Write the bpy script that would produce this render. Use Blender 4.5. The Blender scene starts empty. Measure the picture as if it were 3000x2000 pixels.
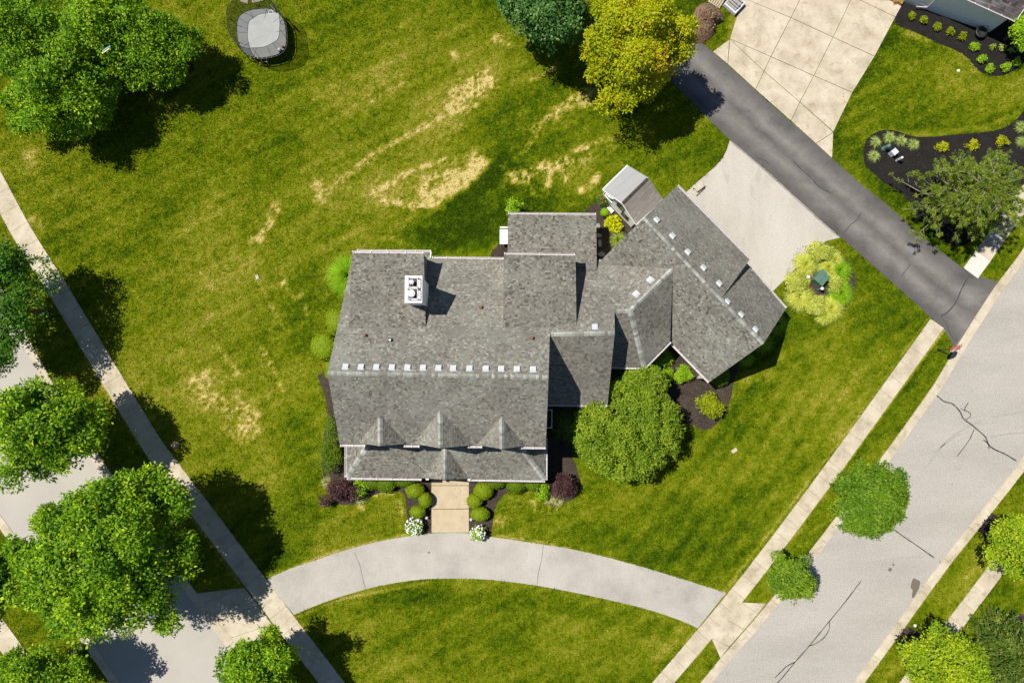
import bpy, bmesh, math, random
import numpy as np
from mathutils import Vector, Matrix

# ------------------------------------------------------------------ camera, sky, sun, exposure
SC = bpy.context.scene
COL = SC.collection
H = 52.6                 # drone height in metres
F = 2000.0               # focal length in photo pixels (24 mm on a 36 mm wide frame)
TH = math.atan(100 / 2000)
cam_d = bpy.data.cameras.new('camera')
cam_d.sensor_fit = 'HORIZONTAL'; cam_d.sensor_width = 36.0; cam_d.lens = 24.0
cam_d.clip_start = 0.5; cam_d.clip_end = 3000
cam = bpy.data.objects.new('camera', cam_d); COL.objects.link(cam)
cam.location = (0, 0, H); cam.rotation_euler = (TH, 0, 0)
SC.camera = cam

SUN_EL = math.radians(61.0)
SH_AZ = math.radians(-22.5)                 # direction in which shadows fall (from +X)
to_sun = Vector((-math.cos(SH_AZ) * math.cos(SUN_EL), -math.sin(SH_AZ) * math.cos(SUN_EL), math.sin(SUN_EL)))
W = bpy.data.worlds.new('World'); SC.world = W; W.use_nodes = True
wn = W.node_tree.nodes; wl = W.node_tree.links
bg = wn['Background']
sky = wn.new('ShaderNodeTexSky'); sky.sky_type = 'NISHITA'; sky.sun_disc = False
sky.sun_elevation = SUN_EL
sky.sun_rotation = math.atan2(to_sun.x, to_sun.y)
sky.air_density = 0.55; sky.dust_density = 0.1; sky.ozone_density = 1.5
wl.new(sky.outputs[0], bg.inputs[0]); bg.inputs[1].default_value = 0.09
sl = bpy.data.lights.new('sun', 'SUN'); sl.energy = 5.0; sl.angle = math.radians(0.5); sl.color = (1.0, 0.955, 0.88)
so = bpy.data.objects.new('sun', sl); COL.objects.link(so)
so.rotation_euler = (-to_sun).to_track_quat('-Z', 'Y').to_euler(); so.location = (-30, 20, 60)
SC.view_settings.view_transform = 'Standard'; SC.view_settings.look = 'None'
SC.view_settings.gamma = 1.0; SC.view_settings.use_curve_mapping = False
SC.view_settings.exposure = 0.25

random.seed(7)
RNG = np.random.default_rng(11)

# ------------------------------------------------------------------ photo pixel -> place
CP = np.array([0, 0, H]); CT, ST = math.cos(TH), math.sin(TH)
def ray(px, py):
    x = (px - 1500) / F; y = -(py - 1000) / F
    return np.array([x, CT * y + ST, ST * y - CT])
def U(px, py, z=0.0):
    d = ray(px, py); return CP + d * (z - H) / d[2]
def PL(a, b, c):
    n = np.cross(b - a, c - a); n /= np.linalg.norm(n)
    if n[2] < 0: n = -n
    return n, float(n @ a)
def RP(px, py, P):
    d = ray(px, py); return CP + d * (P[1] - P[0] @ CP) / (P[0] @ d)
def G2(pts): return [U(x, y)[:2] for x, y in pts]       # ground positions
def zof(P, x, y): return (P[1] - P[0][0] * x - P[0][1] * y) / P[0][2]

# ------------------------------------------------------------------ objects
ORG = {}
def link(o): COL.objects.link(o); return o
def tag(o, label=None, cat=None, group=None, kind=None):
    if label: o['label'] = label
    if cat: o['category'] = cat
    if group: o['group'] = group
    if kind: o['kind'] = kind
    return o
def thing(name, label, cat, loc, group=None, rz=0.0):
    o = link(bpy.data.objects.new(name, None)); o.empty_display_size = 0.3
    o.location = [float(v) for v in loc]; o.rotation_euler = (0, 0, rz)
    ORG[o.name] = np.array(loc, float)
    return tag(o, label, cat, group)
def setparent(o, parent):
    if parent is not None:
        o.parent = parent; ORG[o.name] = ORG[parent.name]
    else: ORG[o.name] = np.zeros(3)
    return o
def obj(name, verts, faces, mat, parent=None, smooth=False, mats=None, fm=None):
    """verts in world coordinates; the mesh is stored relative to its thing's base"""
    me = bpy.data.meshes.new(name)
    v = np.asarray(verts, float)
    if parent is not None: v = v - ORG[parent.name]
    me.from_pydata(v.tolist(), [], [list(map(int, f)) for f in faces])
    for m in (mats or [mat]): me.materials.append(m)
    if fm is not None: me.polygons.foreach_set('material_index', np.array(fm, np.int32))
    if smooth: me.polygons.foreach_set('use_smooth', np.ones(len(me.polygons), bool))
    me.update()
    return setparent(link(bpy.data.objects.new(name, me)), parent)
def fastmesh(name, V, k, mat, tone=None, parent=None, attrs=None, smooth=False):
    """V: (n*k,3) loose polygons of k corners"""
    V = np.asarray(V, np.float32)
    if parent is not None: V = V - ORG[parent.name].astype(np.float32)
    n = len(V) // k
    me = bpy.data.meshes.new(name)
    me.vertices.add(len(V)); me.vertices.foreach_set('co', V.ravel())
    me.loops.add(n * k); me.loops.foreach_set('vertex_index', np.arange(n * k, dtype=np.int32))
    me.polygons.add(n); me.polygons.foreach_set('loop_start', np.arange(0, n * k, k, dtype=np.int32))
    me.materials.append(mat)
    if smooth: me.polygons.foreach_set('use_smooth', np.ones(n, bool))
    me.update(calc_edges=True)
    A = dict(attrs or {})
    if tone is not None: A['tone'] = tone
    for a, val in A.items():
        at = me.attributes.new(a, 'FLOAT', 'FACE'); at.data.foreach_set('value', np.asarray(val, np.float32))
    return setparent(link(bpy.data.objects.new(name, me)), parent)

class MB:
    """collects shapes into one mesh"""
    def __init__(s): s.v = []; s.f = []
    def add(s, v, f):
        b = len(s.v); s.v += [tuple(map(float, p)) for p in v]; s.f += [[b + i for i in q] for q in f]; return s
    def box(s, c, size, rz=0.0, rot=None):
        hx, hy, hz = [k / 2 for k in size]
        M = rot if rot is not None else Matrix.Rotation(rz, 3, 'Z')
        v = [Vector(c) + M @ Vector((x, y, z)) for x in (-hx, hx) for y in (-hy, hy) for z in (-hz, hz)]
        return s.add(v, [(0, 1, 3, 2), (4, 6, 7, 5), (0, 4, 5, 1), (2, 3, 7, 6), (0, 2, 6, 4), (1, 5, 7, 3)])
    def bar(s, a, b, w, h=None):
        a, b = Vector(a), Vector(b); d = b - a; L = d.length
        if L < 1e-6: return s
        R = d.to_track_quat('X', 'Z').to_matrix()
        return s.box((a + b) / 2, (L, w, h or w), rot=R)
    def tube(s, pts, rad, n=6, cap=True):
        pts = [Vector(p) for p in pts]
        rad = rad if isinstance(rad, (list, tuple)) else [rad] * len(pts)
        v = []; 
        for i, p in enumerate(pts):
            d = (pts[min(i + 1, len(pts) - 1)] - pts[max(i - 1, 0)]).normalized()
            R = d.to_track_quat('Z', 'Y').to_matrix()
            for k in range(n):
                a = 2 * math.pi * k / n
                v.append(p + R @ Vector((math.cos(a) * rad[i], math.sin(a) * rad[i], 0)))
        f = [(i * n + k, i * n + (k + 1) % n, (i + 1) * n + (k + 1) % n, (i + 1) * n + k) for i in range(len(pts) - 1) for k in range(n)]
        if cap: f += [tuple(range(n))[::-1], tuple((len(pts) - 1) * n + k for k in range(n))]
        return s.add(v, f)
    def lathe(s, c, prof, n=16):
        v = [(c[0] + r * math.cos(2 * math.pi * k / n), c[1] + r * math.sin(2 * math.pi * k / n), c[2] + z) for r, z in prof for k in range(n)]
        m = len(prof)
        f = [(i * n + k, i * n + (k + 1) % n, (i + 1) * n + (k + 1) % n, (i + 1) * n + k) for i in range(m - 1) for k in range(n)]
        f += [tuple(range(n))[::-1], tuple((m - 1) * n + k for k in range(n))]
        return s.add(v, f)
    def prism(s, poly, z0, z1):
        n = len(poly)
        a = sum(poly[i][0] * poly[(i + 1) % n][1] - poly[(i + 1) % n][0] * poly[i][1] for i in range(n))
        if a < 0: poly = poly[::-1]
        v = [(p[0], p[1], z0) for p in poly] + [(p[0], p[1], z1) for p in poly]
        return s.add(v, [tuple(range(n))[::-1], tuple(range(n, 2 * n))] + [(i, (i + 1) % n, n + (i + 1) % n, n + i) for i in range(n)])
    def build(s, name, mat, parent=None, smooth=False): return obj(name, s.v, s.f, mat, parent, smooth)

def bevel(o, w=0.01, seg=1):
    m = o.modifiers.new('bevel', 'BEVEL'); m.width = w; m.segments = seg; m.limit_method = 'ANGLE'; return o

# ------------------------------------------------------------------ numpy noise
def _h(ix, iy, s):
    n = (ix.astype(np.int64) * 374761393 + iy.astype(np.int64) * 668265263 + s * 974634717) & 0xffffffff
    n = ((n ^ (n >> 13)) * 1274126177) & 0xffffffff
    return ((n ^ (n >> 16)) & 0xffff) / 65535.0
def vnoise(x, y, s=0):
    x = np.asarray(x, float); y = np.asarray(y, float)
    ix = np.floor(x); iy = np.floor(y); fx = x - ix; fy = y - iy
    fx = fx * fx * (3 - 2 * fx); fy = fy * fy * (3 - 2 * fy)
    a = _h(ix, iy, s); b = _h(ix + 1, iy, s); c = _h(ix, iy + 1, s); d = _h(ix + 1, iy + 1, s)
    return (a * (1 - fx) + b * fx) * (1 - fy) + (c * (1 - fx) + d * fx) * fy
def fbm(x, y, s=0, o=4):
    t = 0; a = 0.5; n = 0
    for k in range(o):
        t = t + a * vnoise(x * 2 ** k, y * 2 ** k, s + k * 17); n += a; a *= 0.5
    return t / n
def inpoly(X, Y, poly):
    r = np.zeros(X.shape, bool); n = len(poly); j = n - 1
    for i in range(n):
        xi, yi = poly[i][0], poly[i][1]; xj, yj = poly[j][0], poly[j][1]
        c = ((yi > Y) != (yj > Y))
        with np.errstate(divide='ignore', invalid='ignore'):
            r ^= c & (X < (xj - xi) * (Y - yi) / (yj - yi + 1e-12) + xi)
        j = i
    return r

# ------------------------------------------------------------------ materials
def newmat(name):
    m = bpy.data.materials.new(name); m.use_nodes = True
    nt = m.node_tree; b = nt.nodes['Principled BSDF']
    return m, nt, b
def nd(nt, t, **kw):
    n = nt.nodes.new(t)
    for k, v in kw.items(): setattr(n, k, v)
    return n
def rgba(c): return (c[0], c[1], c[2], 1.0)
def ramp(nt, stops, src):
    r = nd(nt, 'ShaderNodeValToRGB'); e = r.color_ramp.elements
    while len(e) < len(stops): e.new(0.5)
    for q, (p, c) in zip(e, stops): q.position = p; q.color = rgba(c) if len(c) == 3 else c
    nt.links.new(src, r.inputs[0]); return r.outputs[0]
def noise(nt, scale, detail=4, rough=0.6, vec=None, dist=0.0):
    n = nd(nt, 'ShaderNodeTexNoise'); n.inputs['Scale'].default_value = scale
    n.inputs['Detail'].default_value = detail; n.inputs['Roughness'].default_value = rough; n.inputs['Distortion'].default_value = dist
    if vec is not None: nt.links.new(vec, n.inputs['Vector'])
    return n.outputs['Fac']
def mix(nt, fac, a, b, mode='MIX'):
    n = nd(nt, 'ShaderNodeMix', data_type='RGBA', blend_type=mode)
    for s, v in ((n.inputs['Factor'], fac), (n.inputs[6], a), (n.inputs[7], b)):
        if isinstance(v, bpy.types.NodeSocket): nt.links.new(v, s)
        elif isinstance(v, (int, float)): s.default_value = v
        else: s.default_value = rgba(v)
    return n.outputs[2]
def mth(nt, op, a, b=None, clamp=False):
    n = nd(nt, 'ShaderNodeMath', operation=op, use_clamp=clamp)
    for s, v in ((n.inputs[0], a), (n.inputs[1], b)):
        if v is None: continue
        if isinstance(v, bpy.types.NodeSocket): nt.links.new(v, s)
        else: s.default_value = v
    return n.outputs[0]
def gpos(nt): return nd(nt, 'ShaderNodeNewGeometry').outputs['Position']
def mapped(nt, rot=0.0, scale=(1, 1, 1), vec=None):
    m = nd(nt, 'ShaderNodeMapping'); m.inputs['Rotation'].default_value = (0, 0, rot); m.inputs['Scale'].default_value = scale
    nt.links.new(vec or gpos(nt), m.inputs['Vector']); return m.outputs[0]
def attr(nt, name): 
    a = nd(nt, 'ShaderNodeAttribute'); a.attribute_name = name; return a.outputs['Fac']
def bumpy(nt, b, h, strength=0.3, dist=0.02):
    n = nd(nt, 'ShaderNodeBump'); n.inputs['Strength'].default_value = strength; n.inputs['Distance'].default_value = dist
    nt.links.new(h, n.inputs['Height']); nt.links.new(n.outputs[0], b.inputs['Normal'])

def m_speck(name, c1, c2, c3, s_big=0.5, s_fine=30, fine=0.35, rough=0.9, bump=0.2, stain=None, stain_c=None, rot=0.0, stretch=(1, 1, 1)):
    """mineral surfaces: broad blotches, fine speckle and stains"""
    m, nt, b = newmat(name)
    v = mapped(nt, rot, stretch)
    big = ramp(nt, [(0.3, c1), (0.5, c2), (0.72, c3)], noise(nt, s_big, 6, 0.65, v))
    fn = noise(nt, s_fine, 3, 0.7, gpos(nt))
    f2 = ramp(nt, [(0.3, (1 - fine,) * 3), (0.7, (1 + fine * 0.6,) * 3)], fn)
    c = mix(nt, 1.0, big, f2, 'MULTIPLY')
    if stain:
        s = ramp(nt, [(stain, (0, 0, 0)), (min(stain + 0.18, 1), (1, 1, 1))], noise(nt, s_big * 2.7, 5, 0.7, v, 0.6))
        c = mix(nt, s, c, mix(nt, 1.0, c, stain_c, 'MULTIPLY'))
    nt.links.new(c, b.inputs['Base Color']); b.inputs['Roughness'].default_value = rough
    b.inputs['Specular IOR Level'].default_value = 0.25
    if bump: bumpy(nt, b, fn, bump, 0.01)
    return m
def m_plain(name, c, rough=0.5, metal=0.0, var=0.12, scale=6.0):
    m, nt, b = newmat(name)
    n = noise(nt, scale, 4, 0.6, gpos(nt))
    col = ramp(nt, [(0.3, tuple(k * (1 - var) for k in c)), (0.7, tuple(min(1, k * (1 + var)) for k in c))], n)
    nt.links.new(col, b.inputs['Base Color']); b.inputs['Roughness'].default_value = rough; b.inputs['Metallic'].default_value = metal
    return m
LEAF_GAIN = 2.6
def m_leaf(name, stops, trans=0.28, gloss=0.35, spec=0.14, gain=None):
    m, nt, b = newmat(name)
    g_ = gain or LEAF_GAIN
    stops = [(p, (min(0.75, c[0] * g_ * 1.08), min(0.75, c[1] * g_), min(0.75, c[2] * g_ * 0.55))) for p, c in stops]
    c = ramp(nt, stops, attr(nt, 'tone'))
    nt.links.new(c, b.inputs['Base Color']); b.inputs['Roughness'].default_value = 0.5; b.inputs['Specular IOR Level'].default_value = spec
    t = nd(nt, 'ShaderNodeBsdfTranslucent')
    nt.links.new(mix(nt, 1.0, c, (1.6, 1.5, 0.4), 'MULTIPLY'), t.inputs['Color'])
    s = nd(nt, 'ShaderNodeMixShader'); s.inputs[0].default_value = trans
    nt.links.new(b.outputs[0], s.inputs[1]); nt.links.new(t.outputs[0], s.inputs[2])
    nt.links.new(s.outputs[0], nt.nodes['Material Output'].inputs['Surface'])
    return m
def m_shingle(name, stops, streak=0.5):
    m, nt, b = newmat(name)
    c = ramp(nt, stops, attr(nt, 'tone'))
    p = gpos(nt)
    st = noise(nt, 0.55, 6, 0.65, p)
    c = mix(nt, ramp(nt, [(0.42, (0, 0, 0)), (0.75, (streak,) * 3)], st), c, (0.10, 0.095, 0.085))
    gr = noise(nt, 0.33, 4, 0.6, p)
    c = mix(nt, ramp(nt, [(0.5, (0, 0, 0)), (0.8, (0.35,) * 3)], gr), c, (0.34, 0.36, 0.31))
    fn = noise(nt, 90, 2, 0.7, p)
    c = mix(nt, 1.0, c, ramp(nt, [(0.3, (0.8,) * 3), (0.7, (1.15,) * 3)], fn), 'MULTIPLY')
    nt.links.new(c, b.inputs['Base Color']); b.inputs['Roughness'].default_value = 0.92; b.inputs['Specular IOR Level'].default_value = 0.2
    return m

M = {}
M['concrete'] = m_speck('concrete', (0.38, 0.32, 0.225), (0.51, 0.44, 0.325), (0.62, 0.55, 0.425), 0.7, 25, 0.18, bump=0.1, stain=0.55, stain_c=(0.68, 0.63, 0.54))
M['concrete_new'] = m_speck('concrete_new', (0.56, 0.54, 0.48), (0.60, 0.58, 0.52), (0.64, 0.62, 0.56), 0.7, 25, 0.1, bump=0.1)
M['walkway'] = m_speck('walkway', (0.42, 0.33, 0.21), (0.49, 0.395, 0.265), (0.55, 0.455, 0.32), 0.9, 25, 0.15, bump=0.1, stain=0.62, stain_c=(0.78, 0.72, 0.62))
M['street'] = m_speck('street', (0.35, 0.325, 0.285), (0.39, 0.365, 0.32), (0.43, 0.40, 0.355), 0.35, 11, 0.28, bump=0.3, stain=0.62, stain_c=(0.8, 0.8, 0.8), rot=math.radians(-54), stretch=(0.35, 1.2, 1))
M['street_pale'] = m_speck('street_pale', (0.38, 0.35, 0.30), (0.41, 0.38, 0.33), (0.44, 0.405, 0.355), 0.3, 20, 0.1, bump=0.15)
M['curved_drive'] = m_speck('curved_drive', (0.33, 0.305, 0.265), (0.42, 0.39, 0.34), (0.50, 0.465, 0.41), 0.28, 16, 0.22, bump=0.3, stain=0.6, stain_c=(0.78, 0.77, 0.75))
M['gravel_pad'] = m_speck('gravel_pad', (0.40, 0.37, 0.31), (0.47, 0.435, 0.375), (0.52, 0.485, 0.425), 0.32, 16, 0.22, bump=0.35, stain=0.58, stain_c=(0.72, 0.70, 0.68), rot=math.radians(-43), stretch=(1, 0.3, 1))
M['tar'] = m_plain('tar', (0.045, 0.043, 0.042), 0.7)
M['stain'] = m_plain('stain', (0.14, 0.115, 0.085), 0.8)
M['joint'] = m_plain('joint', (0.10, 0.085, 0.06), 0.95)
M['white'] = m_plain('white', (0.78, 0.77, 0.75), 0.45, var=0.04)
M['trim'] = m_plain('trim', (0.50, 0.48, 0.46), 0.5)
M['gutter'] = m_plain('gutter', (0.54, 0.50, 0.49), 0.4, var=0.08, scale=3)
M['siding'] = m_plain('siding', (0.66, 0.66, 0.61), 0.6, var=0.05)
M['siding_grey'] = m_plain('siding_grey', (0.80, 0.82, 0.79), 0.6, var=0.04, scale=2)
M['glass'] = m_plain('glass', (0.03, 0.04, 0.045), 0.06, var=0.1)
M['galv'] = m_plain('galv', (0.62, 0.65, 0.70), 0.35, 0.15, var=0.1)
M['vent'] = m_plain('vent', (0.56, 0.58, 0.60), 0.4, var=0.05)
M['rust'] = m_plain('rust', (0.20, 0.075, 0.04), 0.7)
M['black'] = m_plain('black', (0.02, 0.02, 0.02), 0.5)
M['dark_metal'] = m_plain('dark_metal', (0.05, 0.05, 0.05), 0.4, 0.3)
M['steel'] = m_plain('steel', (0.5, 0.5, 0.5), 0.3, 0.8)
M['deck'] = m_plain('roof_deck', (0.10, 0.095, 0.085), 0.9)
M['flash_and_shade'] = m_plain('flashing', (0.13, 0.14, 0.14), 0.7, var=0.2)  # flashing grey, also paints shade onto the right dormer walls
M['bark'] = m_speck('bark', (0.07, 0.05, 0.035), (0.11, 0.08, 0.06), (0.15, 0.12, 0.09), 3, 30, 0.3)
M['twig'] = m_speck('twig', (0.30, 0.25, 0.18), (0.38, 0.32, 0.24), (0.45, 0.39, 0.30), 3, 30, 0.2)
M['orange'] = m_plain('orange', (0.62, 0.24, 0.10), 0.5)
M['stop_red'] = m_plain('stop_red', (0.62, 0.035, 0.012), 0.45, var=0.06)
M['box_green'] = m_plain('box_green', (0.105, 0.20, 0.145), 0.5, var=0.12, scale=3)
M['stone'] = m_speck('stone', (0.40, 0.35, 0.26), (0.50, 0.44, 0.33), (0.58, 0.52, 0.41), 2, 25, 0.25)
M['stone_grey'] = m_speck('stone_grey', (0.22, 0.20, 0.17), (0.30, 0.27, 0.23), (0.38, 0.34, 0.29), 2, 25, 0.25)
M['soil'] = m_speck('soil', (0.11, 0.062, 0.033), (0.17, 0.105, 0.060), (0.27, 0.18, 0.11), 0.9, 9, 0.45, bump=1.0)
M['trampmat'] = m_speck('trampmat', (0.29, 0.30, 0.285), (0.33, 0.34, 0.325), (0.37, 0.38, 0.36), 1.5, 25, 0.12, rough=0.7)
M['wood'] = m_plain('pallet_wood', (0.42, 0.34, 0.23), 0.8, var=0.2)
M['plastic'] = m_plain('wrap_plastic', (0.60, 0.63, 0.66), 0.25, var=0.15)
M['terracotta'] = m_plain('terracotta', (0.36, 0.24, 0.17), 0.8, var=0.15)
SH = [(0.0, (0.075, 0.068, 0.055)), (0.18, (0.125, 0.115, 0.094)), (0.5, (0.195, 0.182, 0.150)), (0.8, (0.25, 0.238, 0.202)), (1.0, (0.33, 0.325, 0.285))]
M['shingle'] = m_shingle('shingle', SH)
M['cap'] = m_shingle('cap_shingle', [(0.0, (0.20, 0.20, 0.17)), (0.5, (0.335, 0.34, 0.30)), (1.0, (0.47, 0.485, 0.435))], 0.45)
M['shingle_dark'] = m_shingle('shingle_dark', [(0.0, (0.035, 0.028, 0.028)), (0.5, (0.085, 0.072, 0.072)), (1.0, (0.17, 0.15, 0.15))], 0.2)
M['shed_grey'] = m_shingle('shed_grey', [(0.0, (0.30, 0.30, 0.30)), (1.0, (0.36, 0.36, 0.355))], 0.1)
M['shed_brown'] = m_shingle('shed_brown', [(0.0, (0.17, 0.145, 0.125)), (0.5, (0.25, 0.225, 0.20)), (1.0, (0.32, 0.295, 0.27))], 0.4)
M['shed_cap'] = m_plain('shed_cap', (0.06, 0.048, 0.038), 0.9, var=0.5, scale=5)

def m_mulch(name, c1, c2):
    m, nt, b = newmat(name)
    c = ramp(nt, [(0.0, c1), (0.6, c2), (1.0, tuple(k * 2.4 for k in c2))], attr(nt, 'tone'))
    nt.links.new(c, b.inputs['Base Color']); b.inputs['Roughness'].default_value = 0.95
    return m
def m_mulchbed(name, c1, c2):
    return m_speck(name, c1, c2, tuple(k * 1.4 for k in c2), 1.2, 22, 0.5, bump=0.8)
M['mulch'] = m_mulchbed('mulch_bed', (0.030, 0.022, 0.016), (0.052, 0.039, 0.029))
M['mulch_chip'] = m_mulch('mulch_chip', (0.022, 0.016, 0.012), (0.095, 0.072, 0.055))
M['clod'] = m_mulch('soil_clod', (0.10, 0.06, 0.035), (0.19, 0.125, 0.075))
M['mulch_black'] = m_mulchbed('mulch_black', (0.009, 0.0075, 0.0065), (0.015, 0.0125, 0.011))
M['mulch_black_chip'] = m_mulch('mulch_black_chip', (0.007, 0.006, 0.005), (0.027, 0.022, 0.019))

def m_asphalt():
    m, nt, b = newmat('asphalt')
    a = attr(nt, 'across'); n = noise(nt, 0.9, 5, 0.6, mapped(nt, math.radians(43), (0.25, 1, 1)))
    a2 = mth(nt, 'ADD', a, mth(nt, 'MULTIPLY', mth(nt, 'SUBTRACT', n, 0.5), 0.22))
    c = ramp(nt, [(0.0, (0.085, 0.078, 0.072)), (0.12, (0.095, 0.087, 0.081)), (0.33, (0.175, 0.160, 0.147)), (0.50, (0.100, 0.092, 0.085)),
                  (0.66, (0.180, 0.165, 0.152)), (0.86, (0.105, 0.097, 0.09)), (1.0, (0.088, 0.081, 0.075))], a2)
    pn_ = noise(nt, 0.5, 6, 0.7, gpos(nt)); c = mix(nt, 1.0, c, ramp(nt, [(0.32, (0.72,) * 3), (0.5, (1.0,) * 3), (0.72, (1.25,) * 3)], pn_), 'MULTIPLY')
    sc_n = noise(nt, 2.2, 5, 0.8, mapped(nt, math.radians(43), (2.2, 0.6, 1)), 1.0); c = mix(nt, ramp(nt, [(0.64, (0, 0, 0)), (0.70, (0.45,) * 3)], sc_n), c, (0.06, 0.056, 0.052))
    f = noise(nt, 22, 3, 0.7, gpos(nt))
    c = mix(nt, 1.0, c, ramp(nt, [(0.3, (0.82,) * 3), (0.72, (1.22,) * 3)], f), 'MULTIPLY')
    nt.links.new(c, b.inputs['Base Color']); b.inputs['Roughness'].default_value = 0.85
    bumpy(nt, b, f, 0.3, 0.01)
    return m
M['asphalt'] = m_asphalt()

GR = [(0.0, (0.022, 0.046, 0.0014)), (0.2, (0.060, 0.104, 0.002)), (0.42, (0.142, 0.178, 0.003)), (0.64, (0.245, 0.235, 0.020)), (0.85, (0.42, 0.335, 0.09)), (1.0, (0.62, 0.50, 0.20))]
def m_lawn():
    m, nt, b = newmat('lawn')
    p = gpos(nt)
    f1 = noise(nt, 3.5, 5, 0.75, p); f2 = noise(nt, 9, 3, 0.8, p)
    d = mth(nt, 'ADD', attr(nt, 'dry'), mth(nt, 'MULTIPLY', mth(nt, 'SUBTRACT', f1, 0.5), 0.9))
    d = mth(nt, 'ADD', d, mth(nt, 'MULTIPLY', mth(nt, 'SUBTRACT', f2, 0.5), 1.0), True)
    c = ramp(nt, GR, d)
    nt.links.new(c, b.inputs['Base Color']); b.inputs['Roughness'].default_value = 0.95; b.inputs['Specular IOR Level'].default_value = 0.02
    bumpy(nt, b, f2, 1.0, 0.08)
    return m
M['lawn'] = m_lawn()
def m_blade():
    m, nt, b = newmat('grass_blade')
    c = ramp(nt, GR, attr(nt, 'tone'))
    nt.links.new(c, b.inputs['Base Color']); b.inputs['Roughness'].default_value = 0.8; b.inputs['Specular IOR Level'].default_value = 0.05
    return m
M['blade'] = m_blade()

GREEN_BIG = [(0.0, (0.016, 0.048, 0.003)), (0.35, (0.042, 0.100, 0.005)), (0.7, (0.092, 0.165, 0.008)), (1.0, (0.19, 0.25, 0.022))]
M['maple'] = m_leaf('maple_leaf', GREEN_BIG)
M['maple_deep'] = m_leaf('deep_leaf', [(0.0, (0.014, 0.045, 0.006)), (0.5, (0.026, 0.078, 0.010)), (1.0, (0.065, 0.125, 0.022))])
M['bluegreen'] = m_leaf('bluegreen_leaf', [(0.0, (0.010, 0.035, 0.012)), (0.5, (0.024, 0.065, 0.022)), (1.0, (0.09, 0.15, 0.075))], 0.25)
M['yellow'] = m_leaf('yellow_leaf', [(0.0, (0.085, 0.125, 0.004)), (0.45, (0.20, 0.25, 0.005)), (0.8, (0.275, 0.31, 0.008)), (0.92, (0.31, 0.28, 0.02)), (1.0, (0.33, 0.20, 0.03))], gain=1.6)
M['yellow_green'] = m_leaf('yellowgreen_leaf', [(0.0, (0.045, 0.088, 0.006)), (0.5, (0.095, 0.15, 0.010)), (1.0, (0.19, 0.22, 0.015))])
M['round_tree'] = m_leaf('round_leaf', [(0.0, (0.035, 0.072, 0.007)), (0.5, (0.078, 0.125, 0.012)), (1.0, (0.15, 0.19, 0.03))])
M['street_tree'] = m_leaf('street_leaf', [(0.0, (0.018, 0.05, 0.005)), (0.5, (0.042, 0.088, 0.008)), (1.0, (0.10, 0.15, 0.018))])
M['boxwood'] = m_leaf('boxwood_leaf', [(0.0, (0.040, 0.072, 0.004)), (0.5, (0.085, 0.125, 0.006)), (1.0, (0.14, 0.18, 0.012))], 0.25)
M['boxwood_dark'] = m_leaf('boxwood_dark_leaf', [(0.0, (0.022, 0.048, 0.003)), (0.5, (0.045, 0.080, 0.005)), (1.0, (0.085, 0.12, 0.010))], 0.25)
M['bright'] = m_leaf('bright_leaf', [(0.0, (0.05, 0.11, 0.006)), (0.5, (0.10, 0.185, 0.010)), (1.0, (0.17, 0.25, 0.02))])
M['lime'] = m_leaf('lime_leaf', [(0.0, (0.10, 0.15, 0.006)), (0.5, (0.17, 0.22, 0.008)), (1.0, (0.25, 0.28, 0.02))], gain=1.6)
M['hosta'] = m_leaf('hosta_leaf', [(0.0, (0.17, 0.21, 0.005)), (0.5, (0.27, 0.31, 0.008)), (1.0, (0.40, 0.42, 0.02))], gain=1.6)
M['purple'] = m_leaf('purple_leaf', [(0.0, (0.022, 0.010, 0.020)), (0.5, (0.050, 0.024, 0.045)), (1.0, (0.12, 0.072, 0.13))], 0.2, gain=1.7)
M['conifer'] = m_leaf('conifer_leaf', [(0.0, (0.012, 0.030, 0.006)), (0.5, (0.030, 0.055, 0.012)), (1.0, (0.095, 0.115, 0.04))], 0.15)
M['pine'] = m_leaf('pine_needle', [(0.0, (0.022, 0.045, 0.008)), (0.5, (0.060, 0.095, 0.016)), (1.0, (0.13, 0.165, 0.035))], 0.2)
M['shade_shrub'] = m_leaf('shade_leaf', [(0.0, (0.016, 0.045, 0.010)), (0.5, (0.030, 0.075, 0.014)), (1.0, (0.06, 0.12, 0.02))])
M['variegated'] = m_leaf('variegated_blade', [(0.0, (0.18, 0.24, 0.03)), (0.5, (0.33, 0.38, 0.11)), (1.0, (0.47, 0.49, 0.24))], 0.3, gain=1.6)
M['variegated_leaf'] = m_leaf('variegated_leaf', [(0.0, (0.16, 0.22, 0.03)), (0.5, (0.30, 0.35, 0.11)), (1.0, (0.47, 0.49, 0.26))], 0.3, gain=1.6)
M['tallgrass'] = m_leaf('tall_grass_blade', [(0.0, (0.04, 0.10, 0.005)), (0.5, (0.085, 0.17, 0.008)), (1.0, (0.20, 0.27, 0.03))], 0.3)
M['palegrass'] = m_leaf('pale_grass_blade', [(0.0, (0.06, 0.10, 0.02)), (0.5, (0.13, 0.18, 0.05)), (1.0, (0.24, 0.29, 0.10))], 0.3)
M['spiky'] = m_leaf('spiky_blade', [(0.0, (0.07, 0.11, 0.05)), (0.5, (0.14, 0.19, 0.09)), (1.0, (0.24, 0.30, 0.16))], 0.2)
M['lavender'] = m_leaf('silver_blade', [(0.0, (0.10, 0.11, 0.08)), (0.5, (0.20, 0.21, 0.16)), (1.0, (0.33, 0.34, 0.28))], 0.2)
M['bloom'] = m_plain('bloom', (0.80, 0.80, 0.76), 0.7, var=0.08, scale=30)
M['rose'] = m_plain('rose', (0.55, 0.09, 0.07), 0.6)

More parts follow.
